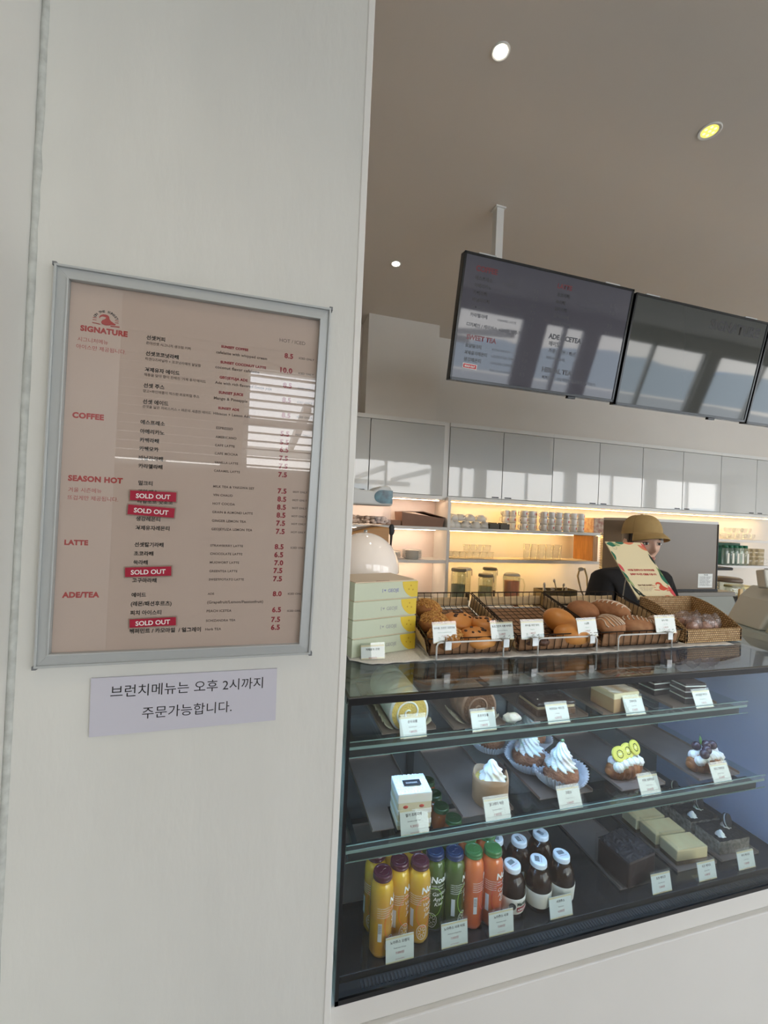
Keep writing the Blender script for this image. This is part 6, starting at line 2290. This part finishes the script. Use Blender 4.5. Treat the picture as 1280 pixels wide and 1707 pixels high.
MB().box(-0.17, -0.03, 0, 0.20, 0.03, 0.235).build('pack', mat('dark_green_pack', S(22, 92, 66), rough=0.4, var=0.25, vscale=16), t, bevel=0.003)
MB().box(0.12, -0.031, 0.03, 0.19, -0.030, 0.20).build('printed_panel', mat('green_white_print', S(210, 224, 210), rough=0.5, color2=S(30, 110, 78), vscale=50), t)
t = thing('glass_mug', 'x', 'glass mug')
MB().lathe([(0, 0), (0.036, 0), (0.040, 0.09), (0.037, 0.09), (0.033, 0.010), (0, 0.010)], n=28).build('glass_body', glass('amber_tinted_glass', (0.95, 0.92, 0.84), 0.1, 0, 0.08, S(230, 212, 170)), t, smooth=True)  # amber tint and slight haze in the glass
MB().tube([(0.038, 0, 0.075), (0.062, 0, 0.072), (0.064, 0, 0.03), (0.036, 0, 0.022)], 0.005, 8).build('handle', M_gw, t, smooth=True)
k = 0
for row in (0, 1):
    for i in range(3):
        loc = (5.20 + 0.09 * i, 3.46, 1.2325 + 0.093 * row)
        lb = '%s glass mug of the %s row right of the green pack' % (ordin[i], ['lower', 'upper'][row])
        if k == 0:
            t.location = loc
            tag(t, lb, 'glass mug', 'glass mugs beside the green pack')
        else:
            dup(t, loc, R(-30 * k), lb)
        k += 1

# ------------------------------------------------------------------ grey machine behind the person
t = thing('drinks_machine', 'large glossy grey drinks machine with a tall hood and instruction label', 'machine', (2.72, 2.25, 0))
M_hood = mat('glossy_taupe_metal', S(128, 116, 102), rough=0.2, spec=0.35, coat=0.0)
b = MB()
prof = [(-0.30, 0.34)] + [(-0.30 + 0.11 * (1 - math.cos(a)), -0.03 + 0.11 * (1 - math.sin(a))) for a in [R(90 * k / 8) for k in range(9)]] + [(0.322, -0.03), (0.322, 0.34)]
b.ext([(x, y, 1.195) for x, y in prof], (0, 0, 0.447))
b.build('hood', M_hood, t)
b = MB()
b.ext([(x * 1.0, y - 0.004 if y < 0.2 else y, 1.642) for x, y in prof], (0, 0, 0.018))
b.build('hood_top', mat('pale_machine_trim', S(206, 204, 198), rough=0.3), t)
MB().box(-0.30, -0.036, 1.180, 0.33, 0.34, 1.195).build('hood_seal', M_blackmat, t)
MB().box(-0.35, -0.07, 1.150, 0.45, 0.38, 1.180).build('work_top', mat('taupe_top', S(120, 116, 108), rough=0.3, metal=0.3), t, bevel=0.003)
b = MB()
b.ext([(-0.35, -0.06, 0.0), (0.60, -0.06, 0.0), (0.60, -0.06, 0.85), (0.44, -0.06, 1.15), (-0.35, -0.06, 1.15)], (0, 0.44, 0))
b.build('body', mat('slate_metal', S(132, 134, 126), rough=0.35, metal=0.3), t)
b = MB().box(0.155, -0.0315, 1.205, 0.285, -0.0302, 1.300)
lp = b.build('instruction_label', M_paper, t)
letters('lettering', [dict(body='주의사항', x=0.205, z=1.288, size=0.010, bold=0.02)] + [dict(body='기계 작동 중에는 뚜껑을 열지 마세요'[: 18 - (k % 3)], x=0.165, z=1.275 - 0.0095 * k, width=0.11 - 0.012 * (k % 3), size=1) for k in range(7)], M_ink, lp, (0, -0.0320, 0))
MB().box(0.318, -0.034, 1.195, 0.326, -0.025, 1.642).build('hood_edge_strip', M_blackmat, t)
t = thing('coffee_jar', 'clear round jar half full of black coffee beans right of the grey machine', 'jar', (3.72, 2.62, 0.985))
MB().lathe([(0, 0), (0.10, 0), (0.112, 0.02), (0.112, 0.15), (0.095, 0.19), (0.09, 0.20), (0.085, 0.19), (0.105, 0.15), (0.105, 0.02), (0, 0.01)], n=32).build('jar_body', M_clear, t, smooth=True)
MB().lathe([(0, 0.012), (0.104, 0.02), (0.104, 0.085), (0, 0.09)], n=28).build('beans', mat('coffee_beans', S(26, 20, 18), rough=0.4, bump=0.6, bscale=90), t, smooth=True)
MB().lathe([(0, 0.235), (0.08, 0.235), (0.096, 0.225), (0.098, 0.20), (0, 0.20)], n=28).build('lid', mat('smoke_lid', S(120, 104, 88), rough=0.3), t, smooth=True)
struct(MB().box(3.30, 2.40, 0.0, 5.2, 3.05, 0.98).build('counter_side_right', mat('grey_white_counter', S(196, 194, 188), rough=0.4)))
t = thing('grinder', 'dark coffee grinder top with a flat black tray beyond the coffee jar', 'grinder', (3.74, 2.86, 0.982))
MB().box(-0.14, -0.08, 0.0, 0.12, 0.08, 0.22).build('body', mat('taupe_grinder', S(120, 108, 96), rough=0.4), t, bevel=0.01)
MB().box(-0.20, -0.10, 0.275, 0.24, 0.10, 0.30).build('top_tray', M_blackmat, t, bevel=0.008)
MB().box(-0.10, -0.06, 0.22, 0.08, 0.06, 0.275).build('neck', M_blackmat, t, bevel=0.004)
for k in range(2):
    t = thing('wooden_scoop', ['left', 'right'][k] + ' upright wooden handle in front of the coffee jar', 'scoop', (3.62 + 0.085 * k, 2.46, 0.982), (0, R(4), 0))
    MB().box(-0.016, -0.008, 0, 0.016, 0.008, 0.17).build('handle', mat('pale_wood', S(206, 176, 124), rough=0.5), t, bevel=0.004)
    MB().box(-0.004, -0.0085, 0.02, 0.004, -0.008, 0.05).build('slot', M_ink, t)
t = thing('yellow_tub', 'low tub with a pale yellow lid beside the coffee jar', 'tub', (4.02, 2.72, 0.982))
MB().box(-0.10, -0.07, 0, 0.10, 0.07, 0.13).build('tub_body', M_clear, t, bevel=0.006)
MB().box(-0.105, -0.075, 0.13, 0.105, 0.075, 0.15).build('lid', mat('pale_yellow_lid', S(226, 214, 150), rough=0.4), t, bevel=0.004)

# ------------------------------------------------------------------ the person behind the counter
def skin_body(name, verts, edges, m, parent, sub=2, root=0):
    me = bpy.data.meshes.new(name)
    me.from_pydata([v[:3] for v in verts], edges, [])
    me.materials.append(m)
    o = bpy.data.objects.new(name, me)
    COL.objects.link(o)
    o.parent = parent
    md = o.modifiers.new('skin', 'SKIN')
    md.use_smooth_shade = True
    lay = me.skin_vertices[0] if me.skin_vertices else None
    if lay is None:
        bpy.context.view_layer.objects.active = o
        bpy.ops.mesh.customdata_skin_add()
        lay = me.skin_vertices[0]
    for i, v in enumerate(verts):
        r = v[3]
        lay.data[i].radius = r if isinstance(r, tuple) else (r, r)
        lay.data[i].use_root = (i == root)
    s = o.modifiers.new('sub', 'SUBSURF')
    s.levels = s.render_levels = sub
    return o


M_skin = mat('skin', S(226, 184, 160), rough=0.5, sss=0.12)
M_hair = mat('black_hair', S(34, 27, 25), rough=0.45)
M_shirt = mat('black_shirt', S(24, 23, 26), rough=0.85, var=0.2, vscale=30)
M_trou = mat('charcoal_trousers', S(46, 46, 50), rough=0.85)
M_capf = mat('khaki_cap_cotton', S(176, 148, 98), rough=0.9, var=0.06, vscale=60, bump=0.1, bscale=300)
PX, PYY = 1.75, 1.66
person = thing('person', 'person in a khaki cap and black long-sleeved shirt standing behind the counter', 'person', (PX, PYY, 0))
# one continuous body: legs, trunk, neck, arms and hands (the head is shaped onto the same figure below)
V, E_ = [], []


def add(p, r, link=None):
    V.append((*p, r))
    if link is not None:
        E_.append((link, len(V) - 1))
    return len(V) - 1


pel = add((0, 0.02, 0.86), (0.145, 0.10))
ws = add((0, 0.02, 1.02), (0.125, 0.088), pel)
ch = add((0, 0.02, 1.20), (0.145, 0.095), ws)
up = add((0, 0.025, 1.325), (0.11, 0.07), ch)
nk = add((0, 0.015, 1.385), (0.052, 0.052), up)
n2 = add((0.004, 0.000, 1.445), (0.047, 0.049), nk)
hd = add((0.008, -0.012, 1.50), (0.060, 0.066), n2)
ARMS = {}
for sx, el, wr in ((-1, (-0.275, -0.02, 1.09), (-0.225, -0.10, 1.165)), (1, (0.27, 0.0, 1.08), (0.21, -0.10, 1.11))):
    sh = add((sx * 0.165, 0.02, 1.335), (0.056, 0.056), up)
    e = add(el, (0.042, 0.042), sh)
    w = add(wr, (0.027, 0.024), e)
    dirv = (Vector(wr) - Vector(el)).normalized()
    palm = Vector(wr) + dirv * 0.055
    pm = add(tuple(palm), (0.038, 0.016), w)
    side = dirv.cross(Vector((0, 0, 1))).normalized()
    ARMS[sx] = (e, w)
    for k, (off, ln) in enumerate(((-0.027, 0.058), (-0.009, 0.068), (0.009, 0.064), (0.026, 0.050))):
        k0 = add(tuple(palm + side * off + dirv * 0.035), 0.0095, pm)
        k1 = add(tuple(palm + side * off * 1.1 + dirv * (0.035 + ln * 0.55) + Vector((0, 0, -0.010))), 0.0085, k0)
        add(tuple(palm + side * off * 1.1 + dirv * (0.035 + ln * 0.9) + Vector((0, 0, -0.030))), 0.0075, k1)
    t0 = add(tuple(palm + side * (-sx) * 0.040 * -1 - dirv * 0.010 + Vector((0, 0, -0.006))), 0.011, pm)
    add(tuple(palm + side * sx * 0.055 + dirv * 0.030 + Vector((0, 0, -0.018))), 0.009, t0)
for sx in (-1, 1):
    hp = add((sx * 0.085, 0.02, 0.80), (0.085, 0.085), pel)
    kn = add((sx * 0.095, 0.01, 0.46), (0.055, 0.055), hp)
    an = add((sx * 0.10, 0.04, 0.09), (0.036, 0.036), kn)
    hl = add((sx * 0.10, 0.01, 0.045), (0.040, 0.035), an)
    add((sx * 0.11, -0.12, 0.035), (0.040, 0.028), hl)
body = skin_body('body', V, E_, M_skin, person)

# head (local frame: face looks along -Y, origin at the centre of the skull)
HC = Vector((0.012, -0.018, 1.535))
HROT = Matrix.Translation(HC) @ Matrix.Rotation(R(-12), 4, 'Z') @ Matrix.Rotation(R(3), 4, 'X')


def g2(x, z, cx, cz, sx, sz):
    return math.exp(-((x - cx) / sx) ** 2 - ((z - cz) / sz) ** 2)


def headf(d, p):
    x, y, z = p
    # jaw narrows towards the chin, back of the skull rounder
    if z < 0:
        f = min(1.0, -z / 0.115)
        x *= 1 - 0.40 * f ** 1.6
        y = y * (1 - 0.16 * f) - 0.012 * f
    if y < 0:
        y *= 0.94
        fr = min(1.0, -y / 0.08)
        ax = abs(x)
        dy = 0.0
        dy += 0.021 * g2(x, z, 0, -0.038, 0.010, 0.013)        # nose tip
        dy += 0.011 * g2(x, z, 0, -0.016, 0.008, 0.022)        # bridge
        dy += 0.007 * g2(ax, z, 0.012, -0.042, 0.006, 0.006)   # nostril wings
        dy -= 0.009 * g2(ax, z, 0.031, -0.005, 0.016, 0.011)   # eye sockets
        dy += 0.005 * g2(ax, z, 0.030, 0.014, 0.022, 0.008)    # brow
        dy += 0.006 * g2(ax, z, 0.040, -0.036, 0.018, 0.018)   # cheeks
        dy += 0.007 * g2(x, z, 0, -0.068, 0.018, 0.005)        # upper lip
        dy += 0.007 * g2(x, z, 0, -0.077, 0.015, 0.005)        # lower lip
        dy -= 0.003 * g2(x, z, 0, -0.0725, 0.020, 0.002)
        dy += 0.008 * g2(x, z, 0, -0.103, 0.018, 0.012)        # chin
        y -= dy * fr
    return Vector((x, y, z))


hb = MB()
hb.ell((0, 0, 0), (0.072, 0.090, 0.116), 96, 72, headf, M=HROT)
for sx in (-1, 1):
    hb.ell((0, 0, 0), (0.008, 0.017, 0.028), 16, 12, lambda d, p: Vector((p.x + 0.3 * abs(p.y) * sx, p.y, p.z)), M=HROT @ Matrix.Translation((sx * 0.072, 0.008, -0.015)))
head = hb.build('head', M_skin, body, smooth=True)
for sx in (-1, 1):
    MB().ell((0, 0, 0), (0.0130, 0.006, 0.0062), 20, 12, M=HROT @ Matrix.Translation((sx * 0.031, -0.0755, -0.006))).build('eye', mat('eye_white', S(226, 220, 214), rough=0.2), body, smooth=True)
    MB().ell((0, 0, 0), (0.0060, 0.003, 0.0060), 16, 10, M=HROT @ Matrix.Translation((sx * 0.031 - 0.001, -0.0805, -0.0055))).build('iris', mat('dark_iris', S(30, 20, 18), rough=0.1), body, smooth=True)
b = MB()
for sx in (-1, 1):
    pts, pts2 = [], []
    for k in range(9):
        f = -1 + 2 * k / 8
        pts.append(HROT @ Vector((sx * 0.031 + 0.0145 * f, -0.0785 + 0.006 * f * f, 0.0002 - 0.0035 * f * f)))
        pts2.append(HROT @ Vector((sx * 0.032 + 0.019 * f, -0.0835 + 0.007 * f * f, 0.0165 - 0.004 * f * f)))
    b.tube(pts, 0.0014, 6)
    b.tube(pts2, [0.0012 + 0.0012 * (1 - abs(-1 + k / 4)) for k in range(9)], 6)
b.build('brows_and_lashes', M_hair, body, smooth=True)
b = MB()
b.grid(lambda u, v: HROT @ Vector(((u - 0.5) * 0.040, -0.0905 + 0.020 * (2 * u - 1) ** 2 - 0.0035 * math.sin(PI * v) * (1 - (2 * u - 1) ** 2), -0.0725 + (v - 0.5) * 0.015 * (1 - (2 * u - 1) ** 2))), 16, 8)
b.build('lips', mat('lip_rose', S(204, 140, 124), rough=0.4), body, smooth=True)
# hair: close cap of hair at the back and sides, falling to the collar
b = MB()


def hairf(u, v):
    th = R(16 + 176 * u)        # from one temple round the back of the head to the other
    z = 0.050 - 0.165 * v
    k = 1.0 - 0.30 * max(0, v - 0.40)
    return HROT @ Vector((0.0745 * k * math.cos(th), 0.0935 * k * math.sin(th), z))


b.grid(hairf, 40, 20)
b.build('hair', M_hair, person, smooth=True, solid=0.007)
b = MB()
for sx in (-1,):
    b.tube([HROT @ Vector((sx * 0.070, -0.030, 0.035)), HROT @ Vector((sx * 0.0745, -0.036, 0.0)), HROT @ Vector((sx * 0.071, -0.030, -0.045)), HROT @ Vector((sx * 0.066, -0.02, -0.08))], [0.006, 0.008, 0.006, 0.002], 8)
b.build('side_lock', M_hair, person, smooth=True)
# cap
cp_ = MB()
CM = HROT @ Matrix.Translation((0, 0.004, 0.032)) @ Matrix.Rotation(R(-6), 4, 'X')
prof = [(0.084, 0.0)] + [(0.084 * math.cos(a) ** 0.62, 0.092 * math.sin(a)) for a in [R(90 * k / 14) for k in range(1, 14)]] + [(0.0, 0.092)]
cp_.lathe(prof, n=60, fn=lambda th, i, r, z: (r * (1 + 0.10 * math.sin(th) ** 2) * (1 + 0.006 * math.cos(6 * th)), z), M=CM)
cap = cp_.build('cap', M_capf, person, smooth=True)
b = MB()


def visor(u, v):
    a = R(-150 + 120 * u)
    r0 = Vector((0.084 * math.cos(a), 0.092 * math.sin(a), 0.003))
    ext = 0.060 * math.sin(PI * u) ** 0.6
    drop = -0.018 * v * v + 0.016 * (math.cos((u - 0.5) * PI) - 1) * v - 0.006 * v
    return CM @ (r0 + Vector((0.012 * (u - 0.5) * v, -ext * v, drop)))


b.grid(visor, 40, 10)
b.build('visor', M_capf, cap, smooth=True, solid=0.004)
MB().ell((0, 0, 0.093), (0.007, 0.007, 0.004), 12, 8, M=CM).build('button', M_capf, cap, smooth=True)
b = MB()
for k in range(6):
    a = PI * k / 3 + PI / 6
    b.tube([CM @ Vector((0.0845 * math.cos(t_) ** 0.62 * math.cos(a), 0.0845 * 1.05 * math.cos(t_) ** 0.62 * math.sin(a), 0.0925 * math.sin(t_))) for t_ in [R(90 * j / 12) for j in range(12)]], 0.0009, 5)
b.build('seams', mat('khaki_stitching', S(150, 124, 80), rough=0.9), cap)
# shirt and trousers follow the body
V2, E2 = [], []


def add2(p, r, link=None):
    V2.append((*p, r))
    if link is not None:
        E2.append((link, len(V2) - 1))
    return len(V2) - 1


a0 = add2((0, 0.02, 0.84), (0.165, 0.125))
a1 = add2((0, 0.02, 1.02), (0.150, 0.112), a0)
a2 = add2((0, 0.02, 1.20), (0.165, 0.118), a1)
a3 = add2((0, 0.022, 1.325), (0.125, 0.088), a2)
add2((0, 0.015, 1.395), (0.062, 0.062), a3)
for sx, el, wr in ((-1, (-0.275, -0.02, 1.09), (-0.228, -0.09, 1.16)), (1, (0.27, 0.0, 1.08), (0.215, -0.09, 1.107))):
    s0 = add2((sx * 0.168, 0.02, 1.333), (0.070, 0.070), a3)
    s1 = add2(((sx * 0.168 + el[0]) / 2, (0.02 + el[1]) / 2, (1.333 + el[2]) / 2), (0.064, 0.064), s0)
    s2 = add2(el, (0.056, 0.056), s1)
    add2(wr, (0.042, 0.040), s2)
skin_body('shirt', V2, E2, M_shirt, person)
V2, E2 = [], []
a0 = add2((0, 0.02, 0.90), (0.155, 0.115))
for sx in (-1, 1):
    h0 = add2((sx * 0.085, 0.02, 0.78), (0.100, 0.100), a0)
    k0 = add2((sx * 0.095, 0.01, 0.46), (0.075, 0.075), h0)
    add2((sx * 0.10, 0.04, 0.11), (0.062, 0.062), k0)
skin_body('trousers', V2, E2, M_trou, person)
